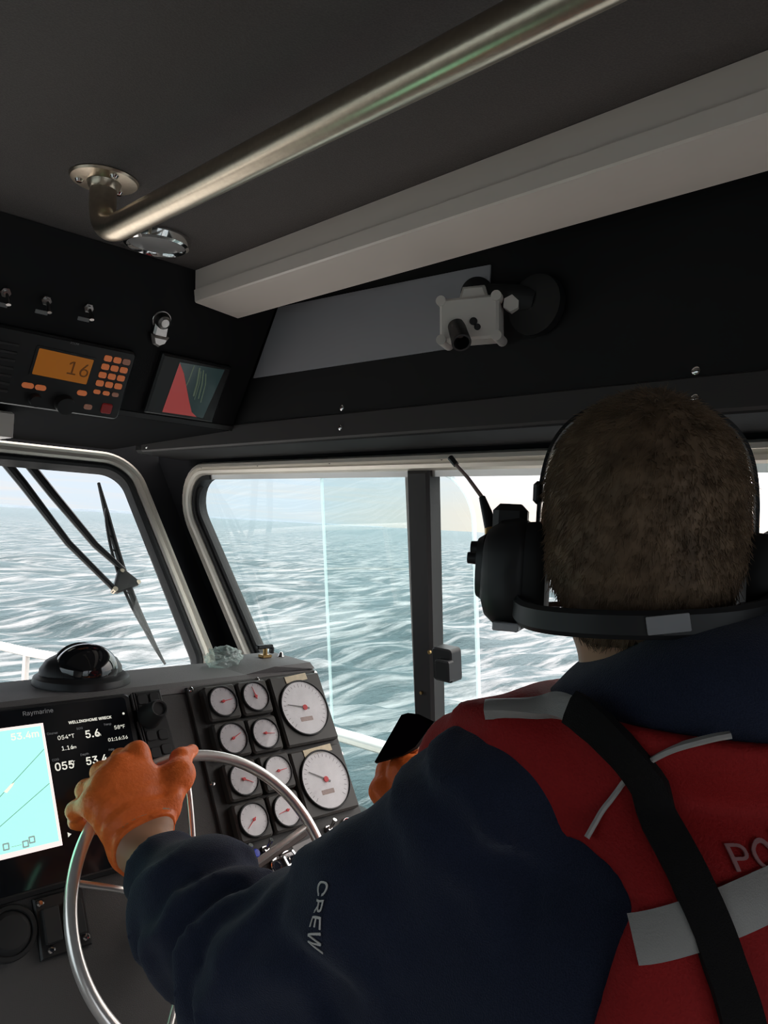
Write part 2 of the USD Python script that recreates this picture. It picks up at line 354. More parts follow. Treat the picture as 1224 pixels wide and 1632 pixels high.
# sea water: dark teal body under a rippled mirror, with thin wind-blown foam
LOOK['sea'] = usdkit.material(stage, '/World/Looks/sea', {
    'g': ('geometry', {}),
    'm1': ('mapping', {'scale': (.55, 1.3, 1.), 'rotation': (0., 0., .35)}),
    'n1': ('noise_texture', {'scale': 1.7, 'detail': 7., 'roughness': .62}),
    'n2': ('noise_texture', {'scale': .16, 'detail': 3., 'roughness': .5}),
    'add': ('math', {'math_type': 'multiply_add', 'value2': 2.2}),
    'b': ('bump', {'strength': .9, 'distance': .30}),
    'm2': ('mapping', {'scale': (.22, 1.5, 1.), 'rotation': (0., 0., .35)}),
    'f1': ('noise_texture', {'scale': 2.2, 'detail': 6., 'roughness': .58, 'distortion': .3}),
    'fr': ('rgb_ramp', {'ramp': [(.47, (0, 0, 0)), (.70, (.9,)*3)]}),
    'mx': ('mix_color', {'blend_type': 'mix', 'a': (.054, .080, .089), 'b': (.44, .445, .46)}),
    'rg': ('map_range', {'from_min': 0., 'from_max': 1., 'to_min': .16, 'to_max': .7}),
    'df': ('diffuse_bsdf', {}), 'pr': ('principled_bsdf', {'ior': 1.333, 'roughness': .16, 'specular_ior_level': .32}), 'p': ('mix_closure', {'fac': .42}), 'di': ('vector_math', {'math_type': 'length'}), 'dr': ('map_range', {'from_min': 15., 'from_max': 260., 'to_min': 1., 'to_max': .22, 'clamp': True}), 'fm': ('math', {'math_type': 'multiply'})},
    [('g.position', 'm1.vector'), ('m1.vector', 'n1.vector'), ('m1.vector', 'n2.vector'), ('n2.fac', 'add.value1'), ('n1.fac', 'add.value3'), ('add.value', 'b.height'),
     ('g.position', 'm2.vector'), ('m2.vector', 'f1.vector'), ('f1.fac', 'fr.fac'), ('g.position', 'di.vector1'), ('di.value', 'dr.value'), ('fr.color', 'fm.value1'), ('dr.result', 'fm.value2'), ('fm.value', 'mx.fac'), ('mx.result', 'df.color'), ('mx.result', 'pr.base_color'), ('pr.BSDF', 'p.closure1'), ('df.BSDF', 'p.closure2'), ('fm.value', 'rg.value'), ('rg.result', 'pr.roughness'), ('b.normal', 'pr.normal'), ('b.normal', 'df.normal')], surface='p.closure')

# ------------------------------------------------------------------ the planes the cabin is made of
ZC = 2.08
D = Fr((.54, .9844, 1.2), (1, 0, 0), (0, .65, 1))          # dash face, leaning away at the top
K = Fr((.70, 1.47, 1.88), (1, 0, 0), (0, -.57, 1))         # overhead console face, facing down and aft
W = Fr((1.0, 2.1, 1.68), (1, 0, 0), (0, .62, 1))           # windscreen, raked forward at the top
T8 = math.radians(8)
S = Fr((1.15, 1.2, 1.6), (0, -1, 0), (-math.sin(T8), 0, math.cos(T8)))     # starboard side, leaning in; a runs aft
L = Fr((-.95, 1.2, 1.6), (0, 1, 0), (math.sin(T8), 0, math.cos(T8)))       # port side; a runs forward
A = Fr((.1, -1.6, 1.0), (-1, 0, 0), (0, 0, 1))             # aft bulkhead

FRAME_PROF = [(0, -.004), (0, .012), (.004, .019), (.012, .021), (.017, .015), (.021, .018), (.029, .016), (.034, .010), (.034, -.03)]
GASKET_PROF = [(.034, -.03), (.034, .006), (.037, .009), (.044, .008), (.050, .002), (.050, -.03)]
side_out = rpoly([(-.906, .1525), (-.2955, -.72), (1.05, -.72), (1.05, .1525)], [.118, .10, .09, .09])
port_out = side_out.copy(); port_out[:, 0] *= -1; port_out = port_out[::-1]
ws_out = rpoly([(-.88, -.64), (.1626, -.64), (.0453, .0985), (-.88, .0985)], [.09, .11, .118, .09])
ws2_out = ws_out.copy(); ws2_out[:, 0] = -1.8 - ws2_out[:, 0]; ws2_out = ws2_out[::-1]
aft_out = rpoly([(.02, -.30), (1.10, -.30), (.95, .98), (.02, .98)], [.06]*4)
aft2_out = rpoly([(-1.12, -.97), (-.04, -.97), (-.04, .98), (-.93, .98)], [.03, .03, .06, .06])

def wall(name, fr, outline, holes, mat, t=.04):
    g = Polygon(outline)
    for h in holes: g = g.difference(Polygon(h).buffer(-.004))
    return tag(obj(name, fr(ext(g, t, -t-.0005)), mat), None, None, None, 'structure')
wall('wall_right', S, [(2.8, -1.616), (-.56, -1.616), (-.56, -.475), (-.95, .16), (-.95, .485), (2.8, .485)], [side_out], 'pillar_paint')
wall('wall_left', L, [(-2.8, -1.616), (.56, -1.616), (.56, -.475), (.95, .16), (.95, .485), (-2.8, .485)][::-1], [port_out], 'cabin_grey')
wall('wall_front', W, [(-2.02, -.69), (.225, -.69), (.155, .16), (-1.955, .16)], [ws_out, ws2_out], 'pillar_paint')
wall('wall_back', A, [(-1.30, -1.), (1.32, -1.), (1.06, 1.08), (-1.04, 1.08)], [aft_out, aft2_out], 'cabin_grey')
tag(obj('floor', trimesh.creation.box([2.62, 3.3, .04]).apply_translation([.1, .06, -.0205]), 'floor_rubber'), kind='structure')
tag(obj('ceiling', trimesh.creation.box([2.16, 3.74, .05]).apply_translation([.1, .28, ZC+.0255]), 'liner'), kind='structure')
# lower forward bulkhead, shelf under the windscreen
fb = Polygon([(1.30, 0), (1.72, 0), (1.72, 1.10), (1.30, 1.10)])
def yz(poly, x0, x1):
    """profile in (y, z) extruded from x0 to x1"""
    m = trimesh.creation.extrude_polygon(poly, x1-x0, engine='earcut'); v = m.vertices.copy()
    m.vertices = np.stack([x0+v[:, 2], v[:, 0], v[:, 1]], 1); m.fix_normals(); return m
tag(obj('trim_1', yz(fb, -1.12, 1.16), 'dash_skin', label='dark ledge below the windscreen'), kind='structure')
# side overhead boxes and the strip along their lower edge
sb = Polygon([(.974, ZC), (.974, 1.772), (.982, 1.764), (1.116, 1.758), (1.075, ZC)])
def xz(poly, y0, y1):
    m = trimesh.creation.extrude_polygon(poly, y1-y0, engine='earcut'); v = m.vertices.copy()
    m.vertices = np.stack([v[:, 0], y0+v[:, 2], v[:, 1]], 1); m.fix_normals(); return m
t2 = tag(obj('trim_2', xz(sb, -1.58, 1.99), 'dark_panel'), kind='structure')
strip = obj('edge_strip', xz(Polygon([(.970, 1.812), (.974, 1.815), (.974, 1.766), (.970, 1.770)]), -1.55, 1.95), 'dark_trim', t2)
SX = Fr((.970, 0, 0), (0, -1, 0), (0, 0, 1))
for y, z, r in [(1.140, 1.825, .0062), (1.137, 1.786, .0055), (.445, 1.822, .0062), (.443, 1.786, .0055), (1.92, 1.812, .0075), (1.92, 1.778, .005)]:
    m, s_ = screw_mesh(r); h = obj('screw', SX(m, (-y, z, .0 if z < 1.815 else -.004)), 'chrome', t2)
t3 = tag(obj('trim_3', xz(Polygon([(2*.1-x, z) for x, z in sb.exterior.coords[:-1]][::-1]), -1.58, 1.99), 'dark_panel'), kind='structure')

def window(name, fr, out, glass, extra=None):
    p = path_for(None, name); UsdGeom.Xform.Define(stage, p); origin[p] = np.zeros(3); tag(p, kind='structure')
    obj('window_frame', fr(rim(out, FRAME_PROF)), 'frame_alu', p)
    if glass: obj('window_gasket', fr(rim(out, GASKET_PROF)), 'black_rubber', p)
    else:
        g = inset(out, .0335).difference(inset(out, .047)); top = shapely.box(-.66, .09, 2, .3)
        obj('window_track', fr(ext(g.intersection(top), .034, -.032)), 'rail_paint', p, 'pale track along the top'); obj('window_gasket', fr(ext(g.difference(top), .038, -.032)), 'black_rubber', p)
    if glass: obj('pane', fr(ext(inset(out, .044), .004, -.016)), glass, p, smooth=False)
    return p
w1 = window('window_1', W, ws_out, 'glass_clear')
w3 = window('window_3', W, ws2_out, 'glass_clear')
w4 = window('window_4', L, port_out, 'glass_tint')
w5 = window('window_5', A, aft_out, None)
d1 = path_for(None, 'door_1'); UsdGeom.Xform.Define(stage, d1); origin[d1] = np.zeros(3); tag(d1, 'open aft doorway of the cabin', kind='structure')
obj('door_frame', A(rim(aft2_out, FRAME_PROF)), 'frame_alu', d1)
w2 = window('window_2', S, side_out, None)
# starboard window: fixed forward pane, dark post, and a sliding pane run a little way behind it
inner = inset(side_out, .043)
half = shapely.box(-1.2, -1, .0975, 1)
obj('pane', S(ext(inner.intersection(half), .004, -.012)), 'glass_tint', w2, 'fixed forward pane', False)
jb = Polygon(side_out).buffer(-.034).difference(Polygon(side_out).buffer(-.062)).intersection(shapely.box(-1.2, -.8, -.40, .085))
obj('window_jamb', S(ext(jb, .010, -.010)), 'black_rubber', w2)
obj('window_seal', S(ext(Polygon([(.078, .118), (.0975, .118), (.0945, -.70), (.075, -.70)]), .004, -.007)), 'white_plastic', w2)
post = Polygon([(.0985, .119), (.1589, .119), (.1360, -.70), (.0840, -.70)])
def loft(poly, z0, z1, c):
    o, i = np.array(poly.exterior.coords)[:-1], np.array(poly.buffer(-c, join_style=2).exterior.coords)[:-1]
    return hull([*[(x, y, z0) for x, y in o], *[(x, y, z1-c) for x, y in o], *[(x, y, z1) for x, y in i]])
obj('window_post', S(loft(post, -.02, .016, .006)), 'dark_trim', w2)
slide = rpoly([(-.222, .118), (-.235, -.70), (.230, -.70), (.2415, .118)][::1], [.004, .004, .03, .105])
sp = Polygon(slide); edge_z = shapely.box(-.25, -.8, -.2, .2)
obj('sliding_pane', S(ext(sp.buffer(-.0075), .005, -.029)), 'glass_tint', w2, 'sliding pane standing half open', False)
ed = sp.difference(sp.buffer(-.007)).intersection(shapely.box(-.1, -.8, .4, .3)); obj('pane_edge', S(ext(ed, .006, -.0295)), 'glass_edge', w2, smooth=False)
ed2 = sp.difference(sp.buffer(-.0045)).intersection(shapely.box(-.4, -.8, -.19, .3)); obj('pane_edge', S(ext(ed2, .006, -.0295)), 'glass_edge', w2, smooth=False)
la = obj('window_latch', S([plate(.050, .066, .030, .008), plate(.036, .040, .016, .005, z=.028).apply_translation([.012, -.006, 0])], (.200, -.258, .014)), 'black_plastic', w2, 'black square latch')
obj('latch_pin', S(cyl(.004, .004, 0, 12), (.146, -.246, .017)), 'brass', w2)
obj('latch_pin', S(cyl(.0035, .004, 0, 12), (.118, -.335, .017)), 'brass', w2)
for a in (-.6788, -.4123, -.1342, .20, .52): obj('frame_rivet', S(cyl(.003, .001, .0185, 10), (a, .1405)), 'black_plastic', w2)

# ------------------------------------------------------------------ overhead console
cons = thing('overhead_console', 'black angled overhead console above the windscreen holding radio and screen', 'console', (.1, 1.5, 1.9))
obj('body', yz(Polygon([(1.356, ZC-.0005), (1.512, 1.806), (1.520, 1.803), (2.13, 1.781), (2.13, ZC-.0005)]), -.768, .968), 'dark_panel', cons)
obj('soffit', yz(Polygon([(1.520, 1.8028), (1.524, 1.7995), (2.128, 1.7775), (2.13, 1.7808)]), -.766, .967), 'soffit_black', cons)
m = K(ext(Polygon([(-1.45, -.097), (.268, -.091), (.268, -.080), (-1.45, -.086)]), .004, 0)); obj('lower_lip', m, 'dark_trim', cons)
for a, b in [(-.2592, .1015), (-.1912, .1040), (-.1163, .1084)]:
    t = obj('toggle_switch', K([cyl(.009, .006, 0, 6), cyl(.0055, .006, .006, 14)], (a, b, 0)), 'dull_chrome', cons)
    obj('toggle_lever', K(tube([(a, b, .010), (a+.001, b-.006, .020), (a+.001, b-.013, .029)], [.0028, .0032, .0042], 10)), 'dull_chrome', t)
    obj('switch_plate', K(plate(.022, .0075, .001, .001), (a-.002, b-.0235, 0)), 'label_grey', cons)
lt = thing('chrome_latch', 'round-headed chrome latch above the small screen on the overhead console', 'latch', K.p(.031, .105))
obj('latch_head', K(lathe([(0, .020), (.008, .0195), (.013, .016), (.0155, .010), (.0165, .004), (.0175, 0), (0, 0)], 28), (.0285, .118)), 'dull_chrome', lt)
obj('latch_collar', K(ring(.0195, .0165, .003), (.0285, .118)), 'dull_chrome', lt)
obj('latch_body', K(loft(Polygon([(.014, .118), (.043, .118), (.047, .086), (.016, .086)]), 0, .012, .004)), 'dull_chrome', lt)
obj('latch_tongue', K(loft(Polygon([(.010, .090), (.050, .090), (.046, .074), (.033, .066), (.020, .070)]), 0, .016, .005)), 'dull_chrome', lt)

rad = thing('marine_radio', 'black marine radio with orange lit display and keypad', 'radio', K.p(-.15, -.03))
obj('case', K(plate(.330, .146, .014, .010, .004), (-.170, -.027, .0005)), 'black_plastic', rad)
sc = obj('display', K(plate(.102, .0515, .001, .002), (-.1368, -.0078, .0146), -.03), 'lcd_orange', rad, 'orange backlit display')
obj('digits', K(text('16', .026, .0004), (-.1085, -.0075, .0156), -.03), 'lcd_ink', sc, 'number 16')
obj('display_bezel', K(ext(rrect(.112, .0605, .004).difference(rrect(.102, .0515, .002)), .002), (-.1368, -.0078, .0140), -.03), 'black_plastic', rad)
obj('brand_plate', K(text('ICOM', .0042, .0003), (-.128, .0405, .0145)), 'label_grey', rad)
for r in range(5):
    for c in range(3):
        a, b = -.0597+.0186*c-.0007*r, .0245-.0174*r-(.001 if r == 4 else 0)
        obj('key', K(plate(.0150 if r < 4 else .0135, .0118 if r < 4 else .0085, .003, .0035), (a, b, .0142)), 'key_orange' if not (c == 2 and r in (0, 4)) else 'key_dim', rad)
for a, b, w in [(-.1900, -.0556, .0215), (-.1670, -.0560, .0200), (-.0900, -.0535, .0190)]:
    obj('function_button', K(plate(w, .0105, .003, .0050), (a, b, .0142)), 'key_orange', rad)
obj('function_button', K(plate(.016, .0105, .003, .004), (-.0712, -.0800, .0142)), 'key_dim', rad)
obj('distress_button', K(plate(.021, .021, .004, .004), (-.0345, -.0775, .0142)), 'key_red', rad, 'red distress button')
kn = obj('tuning_knob', K([cyl(.0185, .016, .0142, 32, .017), cyl(.0165, .001, .0302, 32)], (-.1180, -.0800, 0)), 'black_plastic', rad)
kn = obj('tuning_knob', K([cyl(.0120, .014, .0142, 32, .011)], (-.1720, -.0800, 0)), 'black_plastic', rad)
for k in range(7): obj('speaker_slat', K(cbox(.082, .0055, .003, .001, (-.262, .016-.0148*k, .0150)), None, 0), 'dark_trim', rad)

mon = thing('small_monitor', 'small black framed screen with a painted red reflection, beside the radio', 'monitor', K.p(.13, 0))
obj('bezel', K(loft(Polygon([(.046, .057), (.046, -.0745), (.206, -.0745), (.206, .057)][::-1]), .0005, .016, .004)), 'black_plastic', mon)
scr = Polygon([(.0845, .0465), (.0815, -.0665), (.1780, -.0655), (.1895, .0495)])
sc = obj('screen', K(ext(scr, .001, .0158)), 'monitor_dark', mon)  # faint teal glow painted in for the darker reflected scene
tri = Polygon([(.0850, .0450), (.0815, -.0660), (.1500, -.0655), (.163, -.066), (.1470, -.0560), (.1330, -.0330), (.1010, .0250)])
obj('red_wedge', K(ext(tri.intersection(scr), .0004, .0168)), 'reflection_red', sc, 'red vest reflection painted on the screen as a glow')  # reflection of the red vest, painted on as a glowing shape
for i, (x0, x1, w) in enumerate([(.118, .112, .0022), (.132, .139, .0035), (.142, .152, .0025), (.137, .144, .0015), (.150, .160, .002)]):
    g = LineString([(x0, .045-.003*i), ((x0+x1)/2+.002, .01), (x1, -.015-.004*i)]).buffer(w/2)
    obj('streak', K(ext(g.intersection(scr), .0003, .0168)), 'reflection_green', sc)  # greenish reflections painted on as thin glowing strips

# ------------------------------------------------------------------ ceiling fittings
gr = thing('grab_rail', 'brushed steel grab rail bolted along the black cabin ceiling', 'handrail', (.47, 1.1, ZC))
rp = [(.466, 1.10, ZC-.004), (.466, 1.101, 2.050), (.4665, 1.098, 2.028), (.467, 1.088, 2.012), (.468, 1.070, 2.003), (.470, 1.045, 2.0)]
rp = np.vstack([spline(rp, 26), [(.478, .5, 2.0), (.484, 0, 2.0), (.489, -.55, 2.0)]])
obj('rail', tube(rp, .0190, 28), 'steel', gr, smooth=50)
CE = Fr((0, 0, ZC), (1, 0, 0), (0, -1, 0))
fl = obj('flange', CE(lathe([(.018, .006), (.030, .0055), (.046, .004), (.048, .001), (.048, 0), (.018, 0), (.018, .006)], 40), (.466, -1.10)), 'steel', gr)
obj('weld_collar', CE(lathe([(.0185, .016), (.0215, .013), (.024, .006), (.0185, .005), (.0185, .016)], 30), (.466, -1.10)), 'steel', gr)
for q in range(3):
    th = 2.6+q*2.094; obj('bolt', CE(lathe([(0, .005), (.004, .0045), (.0062, .001), (.0062, 0), (0, 0)], 14), (.466+.034*math.cos(th), -1.10-.034*math.sin(th), .0045)), 'chrome', gr)
cl = thing('ceiling_light', 'round flush ceiling light with chrome rim beside the grab rail end', 'light', (.63, 1.255, ZC))
obj('rim', CE(lathe([(.046, .010), (.050, .017), (.055, .014), (.058, .004), (.058, 0), (.046, 0), (.046, .010)], 48), (.630, -1.255)), 'chrome', cl)
obj('lens', CE(lathe([(0, .015), (.025, .0145), (.047, .011), (.047, .002), (0, .002)], 48), (.630, -1.255)), 'lamp_lens', cl)
tk = thing('cable_trunking', 'pale grey square cable trunking along the ceiling edge', 'trunking', (.815, .4, ZC))
obj('base', xz(Polygon([(.7650, ZC-.0003), (.7670, 2.041), (.868, 2.041), (.868, ZC-.0003)]), -1.55, 1.356), 'trunk_paint', tk)
obj('lid', xz(Polygon([(.7635, 2.0405), (.7665, 2.019), (.7690, 2.0165), (.866, 2.0080), (.869, 2.010), (.869, 2.0405)]), -1.55, 1.3545), 'trunk_paint', tk)
pl = solo('side_panel', SX(ext(Polygon([(-1.364, 2.057), (-1.443, 1.913), (-.846, 1.904), (-.79, 1.904), (-.79, 2.030), (-.841, 2.033)]), .003, -.0035)), 'grey_plate', 'plain grey satin panel on the side of the dark overhead box', 'panel')
# rugged white camera hanging on a black ball mount
dv = thing('mounted_camera', 'small off-white boxy camera on a black ball mount under the overhead box', 'camera', (.93, .77, 1.93))
C1 = Fr((.915, .778, 1.926), (.45, -.89, .05), (-.10, .10, 1))
obj('housing', C1(plate(.092, .066, .045, .008, .004), (0, 0, -.030)), 'white_plastic', dv)
for sx, sy in ((-1, -1), (-1, 1), (1, -1), (1, 1)): obj('corner_guard', C1(cyl(.008, .050, -.033, 14), (sx*.043, sy*.030, 0)), 'white_plastic', dv)
obj('port', C1([cyl(.006, .002, .0150, 16)], (.008, -.006)), 'black_rubber', dv); obj('port', C1([cyl(.005, .002, .0150, 16)], (.014, -.015)), 'black_rubber', dv)
lens = obj('lens_hood', C1(lathe([(.009, .0), (.0135, .0), (.0150, .045), (.0120, .045), (.009, .010), (.009, 0)], 28).apply_transform(trimesh.transformations.rotation_matrix(.9, [1, .45, 0])), (-.020, -.010, .010)), 'black_plastic', dv)
obj('mount_ball', C1(trimesh.creation.icosphere(3, .026), (.004, .048, -.030)), 'black_rubber', dv)
obj('mount_arm', tube([C1.p(.004, .048, -.03), (.955, .735, 1.965), (.9735, .70, 1.955)], [.016, .019, .024], 16), 'black_rubber', dv)
obj('mount_base', SX(cyl(.046, .014, .0, 32), (-.690, 1.945, .001)), 'black_plastic', dv)
obj('clamp_knob', C1([cyl(.013, .022, 0, 6), cyl(.007, .014, -.012, 14)], (.063, .020, -.020), .4), 'white_plastic', dv)
obj('neck', C1(loft(Polygon([(-.020, .028), (.030, .028), (.022, .052), (-.012, .052)]), -.030, .004, .004)), 'white_plastic', dv)

# ------------------------------------------------------------------ helm console
dash = thing('helm_console', 'dark sloping helm console under the windscreen carrying all instruments', 'console', (.45, 1.1, 0))
XR = .887
obj('body', yz(Polygon([(1.068, 1.3275), (.7555, .848), (1.0, .80), (1.0, .0005), (1.29, .0005), (1.29, 1.12), (1.212, 1.330)]), -.05, XR), 'dash_skin', dash)
obj('top_pad', yz(Polygon([(1.0715, 1.3285), (1.0745, 1.3375), (1.083, 1.3425), (1.205, 1.3425), (1.216, 1.338), (1.216, 1.3285)]), -.05, XR), 'dash_pad', dash)
obj('corner_pad', hull([(x, y, z) for x, y, z in [(.745, 1.085, 1.342), (.745, 1.20, 1.342), (.80, 1.075, 1.353), (.80, 1.20, 1.353), (.880, 1.080, 1.353), (.884, 1.20, 1.353), (.887, 1.0745, 1.342), (.887, 1.21, 1.342)]]), 'dash_pad', dash)
gp = obj('gauge_plate', D(loft(Polygon([(.0873, .1600), (.0868, -.150), (.3460, -.150), (.3475, .1640)][::-1]), .0002, .0055, .0015)), 'gauge_plate', dash)
def screws(par, pts, n, r=.0048):
    for a, b in pts:
        m, s_ = screw_mesh(r); k = obj('screw', D(m, (a, b, n), random.random()*3), 'chrome', par)
screws(dash, [(.0935, .1555), (.2186, .1580), (.3410, .1585), (.0915, .0090), (.3420, .0120), (.092, -.140)], .0055)
def togg(a, b, par):
    t = obj('toggle_switch', D([cyl(.0062, .003, .0055, 6), cyl(.0040, .005, .0085, 14)], (a, b, 0)), 'chrome', par)
    obj('toggle_lever', D(tube([(a, b, .012), (a+.001, b+.004, .020), (a+.002, b+.009, .028)], [.0021, .0026, .0036], 10)), 'chrome', t)
for a, b in [(.1124, -.0984), (.1480, -.0992), (.2692, -.0972)]: togg(a, b, dash)
obj('push_button', D(lathe([(0, .010), (.005, .0095), (.0065, .007), (.0065, 0), (0, 0)], 20), (.1291, -.1005, .0055)), 'blue_button', dash, 'blue push button')
obj('push_button', D(lathe([(0, .013), (.006, .012), (.0085, .008), (.0085, 0), (0, 0)], 20), (.3080, -.0985, .0055)), 'red_button', dash, 'red push button')
obj('button_collar', D(ring(.011, .0085, .005), (.3080, -.0985, .0055)), 'chrome', dash)
obj('label_plate', D(plate(.026, .010, .001, .001), (.1085, -.1125, .0055)), 'label_grey', dash)
obj('label_plate', D(plate(.040, .020, .001, .001), (.2170, -.1130, .0055), .12), 'label_grey', dash)
obj('strap', D(loft(Polygon([(.097, -.131), (.101, -.120), (.225, -.0855), (.229, -.0965)][::-1]), .0055, .0085, .001)), 'brown_bar', dash, 'dull brown diagonal bar across the switches')  # thin flat brown bar set slantwise across the plate
ig = obj('ignition_lock', D([ring(.0125, .0080, .007, .0055), cyl(.0085, .006, .0055, 20)], (.1610, -.1250, 0)), 'chrome', dash)
obj('ignition_key', D(loft(rrect(.005, .018, .002), .011, .034, .001), (.1610, -.1250, 0), .3), 'chrome', ig)
ig = obj('ignition_lock', D([ring(.0115, .0075, .007, .0055), cyl(.008, .006, .0055, 20)], (.1790, -.1195, 0)), 'chrome', dash)
obj('ignition_key', D(loft(rrect(.005, .018, .002), .011, .034, .001), (.1790, -.1195, 0), .5), 'chrome', ig)
ig = obj('ignition_lock', D([ring(.0135, .0085, .008, .0055), cyl(.009, .010, .0055, 20)], (.2800, -.1180, 0)), 'chrome', dash)
sp_ = obj('switch_panel', D(loft(Polygon([(-.176, -.076), (-.176, -.144), (-.116, -.144), (-.116, -.076)][::-1]), .0004, .006, .002)), 'black_plastic', dash)
for k in range(2): obj('rocker_switch', D(plate(.020, .040, .006, .003), (-.160+.028*k, -.110, .006)), 'black_rubber', sp_)
screws(sp_, [(-.1690, -.0830), (-.1640, -.1355), (-.1225, -.1345)], .006)
obj('round_socket', D(ring(.030, .024, .007), (-.2050, -.1050, .0005)), 'black_plastic', dash)
obj('socket_cap', D(lathe([(0, .010), (.018, .009), (.024, .004), (.024, 0), (0, 0)], 32), (-.2050, -.1050, .0005)), 'black_rubber', dash)

# round instruments
def gauge(a, b, size, rface, label, needle, big=False):
    g = thing('round_gauge' if not big else 'large_gauge', label, 'gauge', D.p(a, b, .0055), 'small gauges on the dash' if not big else 'large gauges on the dash')
    h = .014 if not big else .012
    w, hh = size
    obj('housing', D(plate(w, hh, h, .006 if not big else .004, .003), (a, b, .0056)), 'gauge_black', g)
    obj('bezel_ring', D(ring(rface+.0028, rface, .004, 0, 44), (a, b, .0056+h)), 'black_plastic', g)
    dl = obj('dial', D(lathe([(0, .0012), (rface, .0012), (rface, 0), (0, 0)], 44), (a, b, .0056+h)), 'dial_white', g)
    tk_ = []
    n = 11 if not big else 25
    for k in range(n):
        th = math.radians(225-270*k/(n-1)); L_ = rface*(.10 if k % 4 and big else .15); r_ = rface*.86
        tk_.append(cbox(L_, rface*.022, .0002, .00004).apply_transform(trimesh.transformations.rotation_matrix(th, [0, 0, 1])).apply_translation([r_*math.cos(th), r_*math.sin(th), .0013]))
    obj('tick_marks', D(tk_, (a, b, .0056+h)), 'tick_black', dl, kind='stuff')
    nd = loft(Polygon([(-rface*.2, -rface*.035), (rface*.74, -rface*.012), (rface*.74, rface*.012), (-rface*.2, rface*.035)]), .0020, .0028, .0002)
    obj('needle', D(nd, (a, b, .0056+h), math.radians(needle)), 'needle_red' if not big else 'label_grey', g)
    obj('needle_hub', D(cyl(rface*.10, .0014, .0020, 20), (a, b, .0056+h)), 'needle_red', g)
    if big: obj('dial_readout', D(plate(rface*.55, rface*.16, .0004, .001), (a-rface*.05, b-rface*.42, .0068+h)), 'key_dim', g)
    obj('lens', D(lathe([(0, .0042), (rface*.7, .0038), (rface, .0030), (rface, .0026), (0, .0026)], 44), (a, b, .0056+h)), 'lens_clear', g, smooth=50)
ORD = ['top', 'second', 'third', 'bottom']
SM = [((.1350, .1252), (.1960, .1262)), ((.1355, .0660), (.1950, .0650)), ((.1354, .0032), (.1985, .0040)), ((.1341, -.0562), (.1950, -.0556))]
for r in range(4):
    for c in range(2):
        gauge(*SM[r][c], (.0575, .0560), .0225, 'small white-faced gauge, %s in the column %s' % (ORD[r], 'nearer the chart screen' if c == 0 else 'next to the two large dials'), random.uniform(-60, 240))
gauge(.2860, .0965, (.1070, .1190), .0455, 'large round white dial gauge at the top outer corner of the dash', 165, True)
gauge(.2840, -.0245, (.1070, .1070), .0455, 'large round white dial gauge below the other large dial', 150, True)
solo('tape_strip', D(plate(.0465, .0120, .0008, .001), (.2870, .1490, .0180), .08), 'tape', 'cream tape strip over the upper large gauge', 'tape')
solo('tape_strip', D(plate(.0590, .0115, .0008, .001), (.2862, .0232, .0180), .05), 'tape', 'cream tape strip over the lower large gauge', 'tape')

# chart plotter
cp = thing('chart_plotter', 'wide black chart plotter with turquoise chart and white figures', 'chart plotter', D.p(-.2, .05))
obj('bezel', D(plate(.400, .232, .016, .010, .004), (-.2090, .0430, .0004)), 'black_plastic', cp)
gl = obj('glass_front', D(plate(.386, .220, .001, .006), (-.2120, .0430, .0162)), 'screen_black', cp)
obj('chart_screen', D(ext(shapely.box(-.352, -.0205, -.1405, .1268), .0005, .0173)), 'chart_sea', cp, 'bright turquoise chart')
cs = path_for(cp, 'chart_border')
used[cp+'/chart_border'] = -1
obj('chart_border', D(ext(shapely.box(-.356, -.0265, -.1370, .1305).difference(shapely.box(-.352, -.0205, -.1405, .1268)), .0006, .0173)), 'chart_edge', cp, 'pale pink border')
def put(name, s, h, a, b, mat, bold=False, center=False, rot=0.): obj(name, D(text(s, h, .0003, bold, center), (a, b, .0180), rot), mat, cp, smooth=False)
put('brand_name', 'Raymarine', .0058, -.1610, .1430, 'lcd_dim')
put('depth_readout', '53.4m', .0085, -.1800, .1130, 'chart_digit', True)
for p0, p1, w in [((-.2300, .0220), (-.1415, .0952), .0005), ((-.2800, -.0630+.028), (-.1415, .0508), .0005)]:
    g = LineString([p0, p1]).buffer(w).intersection(shapely.box(-.352, -.0205, -.1405, .1268)); obj('course_line', D(ext(g, .0003, .0179)), 'chart_line', cp)
obj('ship_symbol', D(ext(Polygon([(-.1960, .0510), (-.1925, .0490), (-.1850, .0560), (-.1825, .0600), (-.1870, .0585)]), .0004, .0180)), 'chart_ship', cp)
for a, b in [(-.1795, -.0150), (-.1717, -.0118), (-.2015, -.0130)]:
    obj('chart_button', D(ext(rrect(.0075, .0085, .001).difference(rrect(.0045, .0050, .0008)), .0003), (a, b, .0179)), 'chart_icon', cp)
obj('scale_bar', D(ext(shapely.box(-.196, -.0150, -.184, -.0145), .0003, .0179)), 'chart_icon', cp)
put('waypoint_name', 'WELLINGHOME WRECK', .0038, -.1045, .1238, 'lcd_text', True)
for s, h, a, b in [('5.6', .0100, -.0860, .1015), ('53.4', .0100, -.0915, .0655), ('055', .0098, -.1322, .0650)]: put('reading', s, h, a, b, 'lcd_text', True)
for s, h, a, b in [('kn', .0042, -.0700, .1015), ('ft', .0042, -.0665, .0660), ('\u00b0T', .0050, -.1120, .0690), ('054\u00b0T', .0055, -.1222, .1045), ('1.16', .0055, -.1196, .0898), ('nm', .0040, -.1075, .0900), ('58\u00b0F', .0052, -.0440, .1075), ('01:16:36', .0048, -.0557, .0920), ('002\u00b0T', .0054, -.0450, .0712), ('0.', .0065, -.1240, .0040)]: put('reading', s, h, a, b, 'lcd_text')
